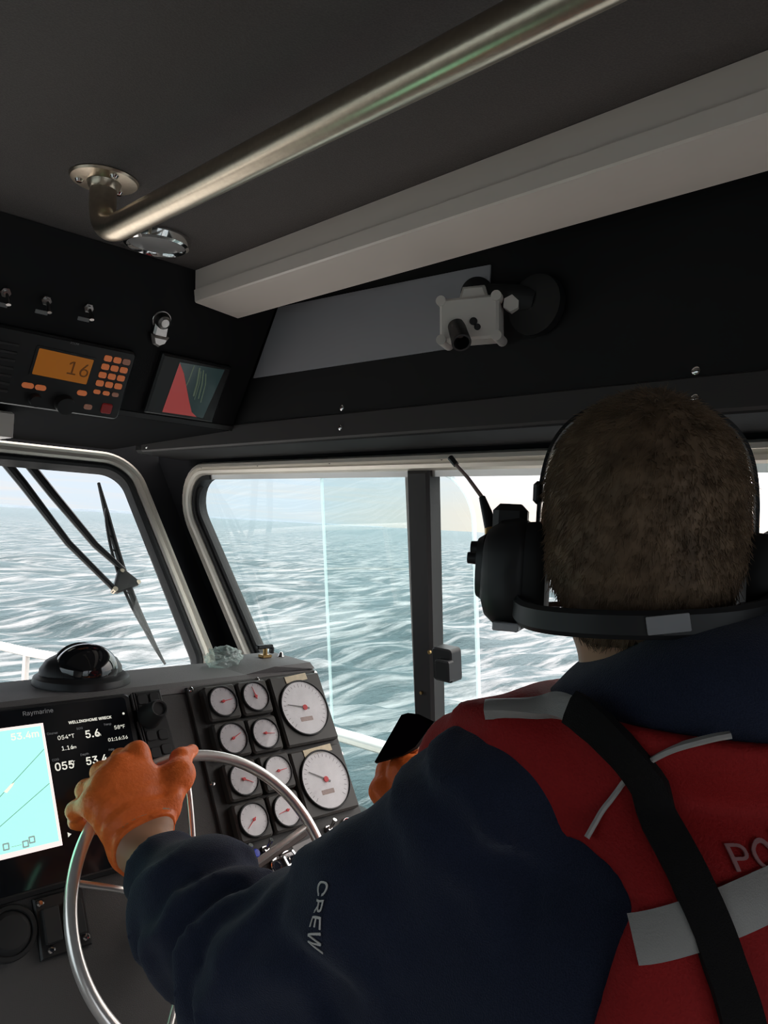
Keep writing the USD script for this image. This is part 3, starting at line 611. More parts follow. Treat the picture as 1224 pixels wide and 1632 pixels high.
for s, a, b in [('Course', -.1347, .1132), ('SOG', -.0955, .1145), ('Temp', -.0577, .1148), ('COG', -.1337, .0778), ('Depth', -.0964, .0788), ('Hdg', -.0574, .0792)]: put('caption', s, .0030, a, b, 'lcd_dim')
put('status_mark', '*', .0060, -.0290, .1240, 'lcd_text', True)
obj('menu_arrow', D(ext(Polygon([(-.1245, -.0160), (-.1290, -.0130), (-.1290, -.0190)]), .0003, .0180)), 'lcd_text', cp); 
obj('compass_tape', D(ext(Polygon([(-.0680, .0610), (-.0790, .0640), (-.0680, .0200), (-.0420, .0230), (-.0530, .0590)]), .0002, .0176)), 'lcd_teal', cp)
obj('heading_marker', D(ext(Polygon([(-.0790, .0640), (-.0765, .0635), (-.0980, .0130), (-.1030, .0130)]), .0003, .0179)), 'lcd_red', cp)
# control strip of the plotter
ks = obj('control_strip', D(loft(Polygon([(-.004, .1590), (-.001, .030), (.0435, .030), (.0390, .1590)][::-1]), .0004, .0165, .003)), 'black_plastic', cp)
for a0, a1, b0, b1 in [(-.0085, -.0080, .156, .131), (-.0075, -.0050, .114, .052)]:
    obj('edge_ridge', D(tube([(a0, b0, .0165), (a1, b1, .0165)], .0016, 8)), 'dark_trim', cp); obj('edge_ridge', D(tube([(a0+.004, b0, .0165), (a1+.004, b1, .0165)], .0012, 8)), 'dark_trim', cp)
obj('rotary_knob', D([lathe([(0, .002), (.0155, .002), (.0165, .0), (.0180, .0), (.0180, .004), (.0140, .030), (.0115, .034), (.0095, .0335), (.0085, .031), (0, .031)], 40)], (.0120, .1190, .0160)), 'black_rubber', ks)
for a, b in [(.0067, .1455), (.0256, .1460), (.0083, .0912), (.0267, .0902), (.0094, .0661), (.0266, .0687)]:
    k = obj('control_key', D(plate(.0155, .0155, .0025, .004), (a, b, .0160)), 'black_rubber', ks)
for s, a, b in [('o', .0067, .1455), ('x', .0256, .1460), ('<', .0083, .0912), ('<', .0267, .0902), ('+', .0094, .0661), ('o', .0266, .0687)]: put('key_symbol', s, .0055, a, b-.0, 'label_grey', False, True)

# compass
cm = thing('dash_compass', 'black domed compass standing on top of the dash', 'compass', (.500, 1.155, 1.3427))
CB = Fr((.500, 1.152, 1.3427), (1, 0, 0), (0, 1, 0))
obj('base', CB(lathe([(0, .014), (.040, .016), (.060, .015), (.068, .010), (.070, .003), (.070, 0), (0, 0)], 48)), 'black_plastic', cm)
obj('housing', CB(hull([(.062*math.cos(t)*s_, .050*math.sin(t)*s_+.004, z) for t in np.linspace(0, 2*math.pi, 28) for s_, z in [(1, .008), (.97, .022), (.84, .034), (.6, .042)]])), 'black_plastic', cm)
dm = trimesh.creation.icosphere(4, .0445); dm.apply_scale([1.06, 1, .88]); obj('dome', CB(dm, (0, -.010, .020)), 'dome_black', cm, smooth=True)
obj('dome_ring', CB(lathe([(.0445, 0), (.0470, -.001), (.0485, -.006), (.0445, -.008), (.0445, 0)], 44).apply_transform(trimesh.transformations.rotation_matrix(math.radians(52), [1, 0, 0])), (0, -.013, .021)), 'black_plastic', cm)
card = CB([lathe([(.030, .001), (.036, 0), (.036, -.012), (.030, -.012), (.030, .001)], 40)], (0, -.006, .020))
# clear bag and small clip at the console's outer edge
N = trimesh.creation.icosphere(4, 1.0); q = N.vertices
nz = meshkit.fbm(q*2.6+5, 3, 2)-.5; ridge = np.abs(meshkit.noise(q*4.0, 7)-.5)
N.vertices = q*(1+.5*nz[:, None]-.5*ridge[:, None])*[.036, .026, .023]
N.apply_translation([.755, 1.165, 1.357]); N.vertices[:, 2] = np.maximum(N.vertices[:, 2], 1.3428)
solo('clear_bag', N, 'plastic_clear', 'crumpled clear plastic bag on top of the dash by the window corner', 'bag', smooth=True)
cp2 = thing('bracket_clip', 'little black bracket with a brass screw on the dash top', 'bracket', (.838, 1.16, 1.353))
obj('foot', cbox(.020, .016, .005, .001, (.836, 1.155, 1.3558)), 'brass', cp2); obj('stem', cyl(.004, .012, 1.358, 14).apply_translation([.836, 1.155, 0]), 'brass', cp2)
obj('arm', cbox(.034, .010, .007, .002, (.834, 1.155, 1.3725)), 'black_plastic', cp2); obj('hook', cbox(.006, .010, .012, .0015, (.850, 1.155, 1.3655)), 'black_plastic', cp2)
solo('brass_stud', lathe([(0, .009), (.003, .008), (.0045, .004), (.006, 0), (0, 0)], 16).apply_translation([.868, 1.150, 1.3532]), 'chrome', 'shiny small stud on the dash top beside the black bracket', 'stud')

# ------------------------------------------------------------------ steering wheel
WC = np.array([.5397, .8225, 1.1367]); TT = .604; WR = .175
H = Fr(WC, (1, 0, 0), (0, math.sin(TT), math.cos(TT)))           # n points aft and up, towards the helmsman
sw = thing('steering_wheel', 'five-spoked polished steel steering wheel with thin rim', 'steering wheel', WC)
th = np.linspace(0, 2*math.pi, 121)[:-1]
obj('rim', H(tube([(WR*math.sin(t), WR*math.cos(t), 0) for t in th], .0074, 20, closed=True)), 'wheel_steel', sw, smooth=True)
HUBN = -.045
for k in range(5):
    t = math.radians(1.8-72*k); u = np.array([math.sin(t), math.cos(t)])
    pts = [(*(u*WR*.99), -.002), (*(u*WR*.80), -.006), (*(u*WR*.45), -.022), (*(u*.018), HUBN+.003)]
    obj('spoke', H(tube(spline(pts, 14), .0042, 12)), 'wheel_steel', sw, smooth=60)
obj('hub', H(lathe([(0, HUBN+.014), (.012, HUBN+.013), (.019, HUBN+.008), (.022, HUBN), (.022, HUBN-.020), (0, HUBN-.020)], 36)), 'wheel_steel', sw)
obj('hub_cap', H(lathe([(0, HUBN+.019), (.008, HUBN+.018), (.012, HUBN+.014), (.012, HUBN+.012), (0, HUBN+.012)], 28)), 'black_plastic', sw)
nd = (np.array([0, -.8384, .545])); 
obj('shaft', H(cyl(.017, .050, HUBN-.066, 24)), 'steel', sw)

# ------------------------------------------------------------------ throttle
thr = thing('throttle_control', 'black throttle lever with broad hood standing between dash and side window', 'throttle', (.80, .66, .9))
obj('pedestal', cbox(.12, .19, .90, .015, (.815, .645, .4505)), 'dash_skin', thr)
obj('base', cbox(.085, .15, .06, .012, (.815, .67, .9305)), 'black_plastic', thr)
obj('lever', tube([(.81, .68, .955), (.805, .70, 1.10), (.775, .705, 1.25), (.745, .700, 1.32)], [.014, .013, .012, .012], 14), 'steel', thr)
hd = hull([[0.667, 0.684, 1.313], [0.676, 0.675, 1.332], [0.688, 0.663, 1.372], [0.693, 0.657, 1.375], [0.703, 0.648, 1.374], [0.717, 0.635, 1.366], [0.702, 0.65, 1.334], [0.69, 0.661, 1.323], [0.704, 0.718, 1.296], [0.714, 0.709, 1.316], [0.726, 0.696, 1.357], [0.732, 0.69, 1.361], [0.742, 0.68, 1.36], [0.757, 0.666, 1.351], [0.741, 0.682, 1.318], [0.729, 0.695, 1.307]])
obj('hood', hd, 'soffit_black', thr)

# ------------------------------------------------------------------ windscreen wipers and outside rail
W2 = Fr(W.p(0, 0, -.063), W.a, W.b)
wp = thing('windscreen_wiper', 'black windscreen wiper with twin arms hanging outside the front window', 'wiper', W2.p(-.03, -.27))
def arm(P, r): return W2(tube(P, r, 10))
obj('arm', arm([(-.330, .150, .004), (-.255, .018, .004), (-.1604, -.1585, 0), (-.0585, -.2971, 0)], [.0135, .0125, .0095, .0075]), 'black_plastic', wp)
obj('arm', arm([(-.268, .150, .004), (-.180, -.010, .004), (-.0876, -.1622, 0), (-.0221, -.2386, 0)], [.0135, .0125, .0095, .0075]), 'black_plastic', wp)
obj('bracket', W2(loft(Polygon([(-.0665, -.3040), (-.0520, -.3080), (-.0200, -.2960), (.0120, -.2850), (.0150, -.2740), (-.0150, -.2790), (-.0240, -.2350), (-.0380, -.2380), (-.0400, -.2780)]), -.006, .006, .002)), 'black_plastic', wp)
obj('pivot_nut', W2(cyl(.0070, .018, -.009, 12), (-.0600, -.2990)), 'steel', wp); obj('pivot_nut', W2(cyl(.0060, .018, -.009, 12), (-.0300, -.2440)), 'steel', wp); obj('pivot_nut', W2(cyl(.0060, .02, -.010, 12), (.0100, -.2790)), 'steel', wp)
bl = spline([(-.0395, .0440, -.004), (-.0300, -.1100, -.007), (-.0130, -.2760, -.009), (.0080, -.4000, -.007), (.0411, -.5188, -.004)], 40)
obj('blade', W2(tube(bl, np.r_[np.linspace(.0045, .0085, 8), np.full(24, .0085), np.linspace(.0085, .003, 8)], 8)), 'black_rubber', wp)
bd = []
for k in range(6, 34):
    a, b = bl[k], bl[k+1] if k+1 < 40 else bl[k]
    off = .021*math.sin(math.pi*(k-6)/28)**.6
    bd.append(a + np.array([-off, 0, .006]))
obj('blade_bridge', W2(tube(bd, .0042, 8)), 'black_plastic', wp)
for k in range(9, 32, 3): obj('blade_claw', W2(tube([bl[k], bd[k-6]], .0030, 6)), 'black_plastic', wp)

solo('wiper_motor_cover', loft(Polygon([(.415, 1.63), (.538, 1.63), (.538, 1.73), (.415, 1.73)]), 1.738, 1.7890, .004).apply_translation([0, 0, 0]), 'trunk_paint', 'pale box under the overhead console at the edge of the windscreen', 'cover')
half_rail = [(1.66, -1.55), (1.655, .3), (1.640, 1.2), (1.628, 1.632), (1.606, 1.841), (1.545, 2.35), (1.449, 2.933), (1.387, 3.405), (1.317, 3.640), (1.265, 3.869), (1.12, 4.35), (.88, 4.85), (.52, 5.2), (.1, 5.32)]
def ring_pts(z, grow=0.): 
    s_ = [(x+grow, y+grow*(y > 2), z) for x, y in half_rail]; return spline(s_ + [(.2-x, y, zz) for x, y, zz in s_[::-1][1:]], 160)
br = thing('guard_rail', 'pale metal guard rail running around the foredeck outside', 'railing', (.1, 3.0, .35))
obj('top_rail', tube(ring_pts(.95), .0205, 16), 'rail_paint', br, smooth=True)
obj('mid_rail', tube(ring_pts(.66), .008, 10), 'steel', br, smooth=True)
for x, y in [(1.317, 3.64), (1.49, 2.70), (.96, 4.70), (1.65, .80), (1.655, -.2), (.1, 5.32), (1.657, -1.2)]:
    for sx in ((1,) if abs(x-.1) < .01 else (1, -1)):
        X = x if sx > 0 else .2-x
        if (x, y) == (1.49, 2.70): continue
        obj('stanchion', tube([(X, y, .35), (X, y, .65), (X, y, .94)], .0155, 12), 'rail_paint', br)
hl = [(x+.05, y+.05*(y > 4.5)) for x, y in half_rail]; hl = hl + [(.2-x, y) for x, y in hl[::-1][1:]]
g = Polygon(hl).buffer(0)
deck = g.difference(shapely.box(-1.22, -1.62, 1.42, 1.76))
tag(obj('deck', ext(deck, .06, .29), 'deck_grey', label='grey side and fore deck around the cabin'), kind='structure')
tag(obj('hull', ext(g.difference(g.buffer(-.05)), 1.75, -1.46), 'rail_paint', label='pale hull side'), kind='structure')

# ------------------------------------------------------------------ sea and far shore
SEA = -1.1
rings = np.r_[0.0, np.geomspace(2.2, 12000, 470)]; NA = 900
az = np.arange(NA)*2*math.pi/NA
RR, AA = np.meshgrid(rings[1:], az, indexing='ij'); X, Y = RR*np.sin(AA), RR*np.cos(AA)
Zs = np.zeros_like(X); rs = np.random.default_rng(11); step = np.gradient(rings[1:])[:, None]
for k in range(46):
    lam = .7*(11/.7)**(k/45.); th = math.radians(205)+rs.normal()*.55; a = .0135*lam**.70*rs.uniform(.6, 1.3)
    kx, ky = math.sin(th)*2*math.pi/lam, math.cos(th)*2*math.pi/lam; ph = rs.uniform(0, 6.28)
    fade = np.clip((lam/step-2.2)/3., 0, 1); s_ = np.sin(kx*X+ky*Y+ph)
    Zs += a*fade*(s_ + .35*(s_*s_-.5))
V = np.stack([X, Y, SEA+Zs], -1).reshape(-1, 3); i, j = np.meshgrid(np.arange(len(rings)-2), np.arange(NA), indexing='ij')
q = np.stack([i*NA+j, i*NA+(j+1) % NA, (i+1)*NA+(j+1) % NA, (i+1)*NA+j], -1).reshape(-1, 4)
F_ = np.vstack([q[:, [0, 2, 1]], q[:, [0, 3, 2]]])
keep = np.ones(len(F_), bool)
tag(obj('sea', trimesh.Trimesh(V, F_, process=False), 'sea', label='choppy grey-green sea all around the boat', smooth=True), None, None, None, 'structure')
a = np.radians(np.linspace(-30, 44, 160)); hgt = 9+14*meshkit.fbm(np.stack([a*14, a*0, a*0], 1), 4, 3); hgt *= np.clip((44-np.degrees(a))/12, .25, 1)*np.clip((np.degrees(a)+30)/6, 0.1, 1)
V = []; 
for t, h in zip(a, hgt):
    for R_, z in [(6500, SEA-1), (6560, SEA+h), (6900, SEA+h*1.15), (7100, SEA-1)]: V.append((R_*math.sin(t), R_*math.cos(t), z))
F_ = [f for k in range(159) for c in range(3) for f in [(k*4+c, k*4+c+1, k*4+5+c), (k*4+c, k*4+5+c, k*4+4+c)]]
m = trimesh.Trimesh(V, F_, process=False); m.fix_normals()
tag(obj('far_shore', m, 'far_land', label='low hazy strip of land on the horizon', smooth=True), kind='structure')

# ------------------------------------------------------------------ the helmsman
def rotz(a): c, s_ = math.cos(a), math.sin(a); return np.array([[c, -s_, 0], [s_, c, 0], [0, 0, 1.]])
HF = np.array([math.sin(math.radians(60)), math.cos(math.radians(60)), 0]); HR = np.array([HF[1], -HF[0], 0]); HU = np.array([0, 0, 1.])   # head: faces well to starboard
HC = np.array([.6195, .3235, 1.621]); HM = np.stack([HR, HF, HU], 1)
def hp(r, f, u): return HC + r*HR + f*HF + u*HU
TY = math.radians(14); TR = np.array([math.cos(TY), -math.sin(TY), 0]); TF = np.array([math.sin(TY), math.cos(TY), 0]); TM = np.stack([TR, TF, HU], 1)
SL, EL, WL = np.array([.497, .380, 1.384]), np.array([0.436, 0.563, 1.188]), np.array([.446, .822, 1.210])
SR, ER, WRR = np.array([.800, .275, 1.400]), np.array([.815, .455, 1.150]), np.array([.697, .652, 1.226])
HIPL, HIPR = np.array([.530, .190, .92]), np.array([.705, .150, .92])
KL, KR, AL, AR = np.array([.52, .245, .50]), np.array([.735, .20, .50]), np.array([.51, .18, .10]), np.array([.75, .135, .10])
# left hand: knuckles above the rim, fingers curled over it
def rimp(deg, out=0., up=0.): 
    t = math.radians(deg); u = np.array([math.sin(t), math.cos(t)]); return H.p(*(u*(WR+out)), up)
def hand_left(F, g=0., k=.010):
    ang = [-22, -30.5, -38.5, -46]; ra = [.0095, .0098, .0094, .0083]
    mc = []
    for i, (a, r) in enumerate(zip(ang, ra)):
        ln = [1., 1.06, 1.0, .86][i]
        M = rimp(a, .020*ln, .030); Pp = rimp(a-1, .030*ln, -.002); Q = rimp(a-1, .014, -.025); Tt = rimp(a, -.010, -.021)
        mc.append(M)
        F.chain([M, Pp, Q, Tt], [r+.0025+g, r+.001+g, r-.0003+g, r-.0012+g], .009)
        b = WL+(M-WL)*.22 + np.array([.006*(1.5-i), 0, .004*(1.5-i)])
        F.cap(b, M, .0175+g, .0125+g, .016)
    # thumb along the rim towards the top
    T0, T1, T2, T3 = WL+np.array([.018, .012, .024]), rimp(-13, -.030, .044), rimp(-5.5, -.009, .028), rimp(3.2, .002, .0145)
    F.chain([T0, T1, T2, T3], [.0185+g, .0150+g, .0118+g, .0088+g], .012)
    F.cap(T1, mc[0]+(WL-mc[0])*.30, .010+g, .011+g, .022)
    F.ell((WL+mc[1]+mc[2])/3+.004*H.n, (.036+g, .044+g, .017+g), np.stack([H.a, H.b, H.n], 1), .018)
def hand_right(F, g=0.):
    f = np.array([.50, .18, .85]); f /= np.linalg.norm(f); s_ = np.array([.55, -.80, -.15]); s_ -= f*(s_ @ f); s_ /= np.linalg.norm(s_); n = np.cross(f, s_)
    c = WRR
    for i in range(4):
        o = (i-1.5)*.0195; M = c+f*(.082-.004*abs(i-1.4))+s_*o; Pp = M+f*.022+n*.020; Q = Pp-f*.004+n*.020; Tt = Q-f*.020+n*.004
        F.chain([M, Pp, Q, Tt], [.0110+g, .0096+g, .0090+g, .0082+g], .006); F.cap(c+f*.015+s_*o*.5, M, .0165+g, .0120+g, .016)
    F.chain([c+f*.018-s_*.020, c+f*.045-s_*.046+n*.012, c+f*.075-s_*.048+n*.026, c+f*.098-s_*.040+n*.034], [.016+g, .0135+g, .0115+g, .0098+g], .013)
def torso(F, g=0., k=.04):
    F.ell((.622, .175, .95), (.170+g, .120+g, .13+g), TM, k); F.ell((.622, .205, 1.10), (.152+g, .112+g, .15+g), TM, k)
    F.ell((.630, .262, 1.27), (.168+g, .122+g, .17+g), TM, k)
    F.cap((.628, .300, 1.455), SL+np.array([.02, -.01, .005]), .056+g, .052+g, k); F.cap((.628, .300, 1.455), SR+np.array([-.02, 0, .005]), .056+g, .052+g, k)
def arm_l(F, g=0., k=.02): F.cap(SL, EL, .054+g, .045+g, k); F.cap(EL, WL, .044+g, .029+g, k)
def arm_r(F, g=0., k=.02): F.cap(SR, ER, .054+g, .045+g, k); F.cap(ER, WRR, .044+g, .029+g, k)
def legs(F, g=0., k=.03):
    for h, kn, an in ((HIPL, KL, AL), (HIPR, KR, AR)):
        F.cap(h, kn, .080+g, .056+g, k); F.cap(kn, an, .054+g, .038+g, k)

B = Field((.28, -.05, .0), (1.02, 1.02, 1.76), .0052)
torso(B, -.006); arm_l(B); arm_r(B); legs(B, -.004)
for an in (AL, AR): B.cap(an-[0, 0, .02], an+TF*.17-[0, 0, .062], .034, .028, .02); B.cap(an-[0, 0, .02], an-TF*.03-[0, 0, .060], .034, .030, .02)
hand_left(B, -.0018); hand_right(B, -.0018)
# neck and head
B.cap((.628, .292, 1.44), hp(0, -.020, -.085), .056, .055, .03)
B.ell(hp(0, -.008, .012), (.073, .094, .084), HM, .02); B.ell(hp(0, .045, -.050), (.056, .046, .062), HM, .03); B.ell(hp(0, .062, -.098), (.034, .030, .020), HM, .03)
B.ell(hp(0, .020, -.075), (.058, .060, .042), HM, .03)
B.cap(hp(0, .090, -.010), hp(0, .113, -.040), .008, .012, .012); B.ell(hp(-.012, .101, -.045), (.009, .009, .007), HM, .008); B.ell(hp(.012, .101, -.045), (.009, .009, .007), HM, .008)
for sg in (-1, 1):
    B.ell(hp(sg*.031, .091, -.002), (.017, .012, .011), HM, .010, cut=True); B.ell(hp(sg*.031, .078, -.002), (.0125, .0125, .0125), HM, .004)
    B.cap(hp(sg*.014, .094, .014), hp(sg*.048, .080, .016), .007, .006, .012)
    B.ell(hp(sg*.040, .066, -.030), (.022, .020, .016), HM, .02)
    B.ell(hp(sg*.078, -.004, -.018), (.010, .019, .031), HM, .008); B.ell(hp(sg*.086, .000, -.016), (.007, .010, .018), HM, .006, cut=True)
B.cap(hp(-.020, .090, -.066), hp(.020, .090, -.066), .0055, .0055, .006); B.cap(hp(-.017, .089, -.077), hp(.017, .089, -.077), .0065, .0065, .006)
B.cap(hp(-.022, .101, -.0715), hp(.022, .101, -.0715), .0022, .0022, .004, cut=True)
person = thing('person', 'helmsman in navy jacket, red vest and orange gloves steering the boat, seen from behind', 'person', (.63, .2, 0))
obj('body', B.mesh(0, 2), 'skin', person, 'bare skin of neck, wrist and face', smooth=True)

def noise_field(F, amp, freq, seed, lo=None, warp=(1, 1, 1)):
    m = np.abs(F.d) < .055; P = F.points()[m]; F.d[m] += (amp*(meshkit.fbm(P*freq*np.array(warp), 3, seed)-.5)).astype(np.float32)
# navy fleece jacket with loose sleeves, high collar and hood lying on the shoulders
J = Field((.24, -.05, .86), (1.06, .92, 1.62), .0055)
torso(J, .008, .045)
J.cap(SL, (SL+EL)/2, .0630, .062, .03); J.cap((SL+EL)/2, EL, .062, .067, .026)
fa = (EL+WL)/2
J.cap(EL, fa, .066, .060, .026); cuff = WL+(EL-WL)*.14; J.cap(fa, cuff, .060, .0405, .03)
J.cap(EL+np.array([-.004, .003, -.020]), fa+np.array([0, 0, -.008]), .056, .048, .035)
J.cap(SR, ER, .066, .062, .03); J.cap(ER, WRR+(ER-WRR)*.12, .062, .044, .03); J.cap(WRR+(ER-WRR)*.12, WRR+(ER-WRR)*.24+np.array([-.016, 0, .004]), .043, .047, .02)
for k in range(14):
    t = 2*math.pi*k/14; t2_ = 2*math.pi*(k+1)/14
    def cp_(t): return np.array([.628, .270, 1.472]) + TR*(.080*math.sin(t)) + TF*(.070*math.cos(t)) + np.array([0, 0, -.026*math.cos(t)])
    J.cap(cp_(t), cp_(t2_), .028+.012*max(0, -math.cos(t)), .028+.012*max(0, -math.cos(t2_)), .03)
J.cap((.583, .242, 1.488), (.700, .205, 1.527), .045, .054, .04)      # folded hood
J.ell((.505, .345, 1.20), (.085, .125, .15), TM, .05); J.ell((.60, .33, 1.18), (.14, .10, .16), TM, .05)
J.cap((.515, .385, 1.30), (.475, .465, 1.09), .070, .080, .05); J.cap((.56, .37, 1.26), (.54, .43, 1.04), .080, .085, .05); J.cap((.49, .47, 1.15), (.46, .50, 1.05), .07, .07, .05)
# folds: rings of soft ridges along the sleeves, looser noise on the back
Pn = J.points(); m = np.abs(J.d) < .05; P = Pn[m]
def along(a, b): ab = b-a; return ((P-a) @ ab)/(ab @ ab), np.linalg.norm(P-(a+np.clip(((P-a) @ ab)/(ab @ ab), 0, 1)[:, None]*ab), axis=1)
add = np.zeros(len(P))
for a, b, n_, amp in ((SL, EL, 3.2, .0045), (EL, WL, 4.5, .0062)):
    u, r = along(a, b); wob = meshkit.fbm(P*9, 3, 5)*2.4; add += amp*np.sin((u*n_+wob)*2*math.pi)*np.exp(-((r-.07)/.035)**2)*((u > -.1) & (u < 1.05))
add += .010*(meshkit.fbm(P*13, 4, 9)-.5)
J.d[m] += add.astype(np.float32)
J.cap(WL+(EL-WL)*.10, WL+(WL-EL)*.4, .090, .090, .0, cut=True) if False else None
nd_ = (EL-WL)/np.linalg.norm(EL-WL)
def halfspace(F, o, n, rad):      # cuts the cloth open beyond a cuff
    o = np.asarray(o); 
    sl, P = F._blk(o-rad, o+rad); d = (P-o) @ n; near = np.linalg.norm(P-o, axis=-1) < rad; v = F.d[sl]; v[near] = np.maximum(v[near], -d[near]); F.d[sl] = v
halfspace(J, WL+nd_*.030, nd_, .085)
jk = obj('jacket', J.mesh(0, 2), 'navy_fleece', person, 'navy fleece jacket with lettering on the sleeve', smooth=True)
cf = []
for k, (o, r) in enumerate(((.033, .0405), (.048, .043))):
    pass
# trousers, boots
Tr = Field((.38, -.02, .06), (.90, .42, 1.10), .008); legs(Tr, .016); Tr.ell((.62, .175, .97), (.182, .132, .12), TM, .04); noise_field(Tr, .014, 9, 3)
obj('trousers', Tr.mesh(0, 2), 'trouser', person, 'dark navy work trousers', smooth=True)
for an in (AL, AR):
    bt = Field(an-[.09, .12, .105], an+[.16, .32, .12], .006)
    bt.cap(an+[0, 0, .08], an-[0, 0, .03], .054, .050, .02); bt.cap(an-[0, 0, .05], an+TF*.175-[0, 0, .064], .044, .036, .02); bt.cap(an-[0, 0, .05], an-TF*.035-[0, 0, .060], .043, .038, .02)
    lim = an-[0, 0, .0985]; sl, P = bt._blk(bt.lo, bt.lo+bt.n*bt.h); bt.d = np.maximum(bt.d, (lim[2]-P[..., 2]).astype(np.float32))
    obj('boot', bt.mesh(0, 1), 'boot', person, smooth=True)
# gloves
G = Field(WL-[.10, .10, .09], WL+[.16, .17, .16], .0026); hand_left(G, 0.)
fdir = -nd_; w0 = WL-nd_*.001
G.cap(w0, WL+fdir*.035, .0315, .033, .016)
Pn = G.points(); m = np.abs(G.d) < .03; P = Pn[m]; u = (P-WL) @ fdir
G.d[m] += (.0016*np.sin(u*420+6*meshkit.fbm(P*30, 2, 1))*np.exp(-((u-.012)/.022)**2)+.0022*(meshkit.fbm(P*55, 3, 8)-.5)).astype(np.float32)
halfspace(G, w0+fdir*.004, -nd_*1.0, .07)
obj('glove', G.mesh(0, 1), 'glove', person, 'bright orange glove gripping the wheel', smooth=True)
fr_ = Fr(w0+fdir*.0055, np.cross(fdir, [0, 0, 1.]), np.cross(np.cross(fdir, [0, 0, 1.]), fdir))
G2 = Field(WRR-[.12, .12, .12], WRR+[.18, .16, .18], .0032); hand_right(G2, 0.); G2.cap(WRR-[0, 0, .01], WRR+[.012, 0, .02], .031, .031, .012)
obj('glove', G2.mesh(0, 1), 'glove', person, 'bright orange glove half hidden behind the shoulder', smooth=True)

# hair: a close-cropped cap with short strands
Hh = Field(HC-.16, HC+.16, .0045)
Hh.ell(hp(0, -.009, .014), (.0805, .1005, .0895), HM, .02); Hh.ell(hp(0, -.040, -.045), (.072, .062, .060), HM, .03); Hh.cap(hp(-.03, -.062, -.078), hp(.03, -.062, -.078), .022, .022, .02)
P = Hh.points(); q = (P-HC) @ HM
def sm2(a, b, k=.012): h = np.clip(.5-.5*(b-a)/k, 0, 1); return (b*(1-h)+a*h+k*h*(1-h)).astype(np.float32)
Hh.d = sm2(Hh.d, (q[..., 1]-.058)-.6*(q[..., 2]-.02))                 # hairline above the forehead
Hh.d = sm2(Hh.d, np.minimum(.015-q[..., 2], (q[..., 1]-.012)))
noise_field(Hh, .009, 28, 4)
hm = Hh.mesh(0, 2); hr = obj('hair', hm, 'hair', person, 'short brown hair', smooth=True)
pts, fi = trimesh.sample.sample_surface(hm, 14000, seed=3); nrm = hm.face_normals[fi]; nrm *= np.sign(((pts-HC)*nrm).sum(1))[:, None]
rg = np.random.default_rng(5); lo_ = np.array([0, 0, -1.])
crown = hp(.008, -.055, .085); flow = pts-crown; flow -= nrm*(flow*nrm).sum(1)[:, None]; flow /= np.linalg.norm(flow, axis=1)[:, None]+1e-6
ln = rg.uniform(.004, .0085, len(pts)); jit = rg.normal(0, .28, (len(pts), 3)); cv = []
for t in (0, .5, 1.): cv.append(pts+ln[:, None]*t*(nrm*(.62-.25*t)+flow*(.5+.5*t)+jit*t))
cv = np.stack(cv, 1)
hc_path = path_for(hr, 'strands'); bc = UsdGeom.BasisCurves.Define(stage, hc_path); bc.CreateTypeAttr('linear')
bc.CreatePointsAttr(Vt.Vec3fArray.FromNumpy((cv.reshape(-1, 3)-origin[person]).astype(np.float32))); bc.CreateCurveVertexCountsAttr(Vt.IntArray.FromNumpy(np.full(len(pts), 3, np.int32)))
bc.CreateWidthsAttr(Vt.FloatArray.FromNumpy(np.tile(np.array([.00055, .0005, .0002], np.float32), len(pts)))); bc.SetWidthsInterpolation('vertex')
UsdShade.MaterialBindingAPI.Apply(bc.GetPrim()).Bind(LOOK['hair']); tag(hc_path, kind='stuff')

# ------------------------------------------------------------------ red vest over the jacket
VTH = .015
VC = Field(J.lo, J.lo+(J.n-1)*J.h, J.h); VC.d = J.d-VTH
def torso_frame(P): q = (P-np.array([.628, .262, 1.27])) @ TM; return q[..., 0], q[..., 1], P[..., 2]
r_, f_, z_ = torso_frame(VC.points())
HALFW = ([1.0, 1.28, 1.31, 1.344, 1.37, 1.40, 1.43, 1.50], [.19, .182, .173, .161, .149, .143, .147, .152])
cutw = np.abs(r_)-np.interp(z_, *HALFW)-.45*np.clip(f_+.005, 0, .065)
sidecut = (.095-np.abs(f_-.045))*np.clip((1.40-z_)/.04, 0, 1)-.03*np.clip((z_-1.36)/.04, 0, 1)   # open sides below the arms
neck = (.131+(z_-1.478)*2.5-np.hypot(r_/1.05, f_-.005))*.4                 # neck opening
JT = Field(J.lo, J.lo+(J.n-1)*J.h, J.h); torso(JT, .008, .045)
Vf = Field(J.lo, J.lo+(J.n-1)*J.h, J.h)
def smax(a, b, k=.012): h = np.clip(.5-.5*(b-a)/k, 0, 1); return b*(1-h)+a*h+k*h*(1-h)
Vf.d = VC.d
for c in (cutw, sidecut, neck, 1.00-z_, JT.d-VTH-.034-.07*np.clip(-f_/.03, 0, 1)): Vf.d = smax(Vf.d, c, .016)
Vf.d = Vf.d.astype(np.float32)
vest = obj('life_vest', Vf.mesh(0, 2), 'vest_red', person, 'red police life vest with grey reflective bands and black strap', smooth=True)
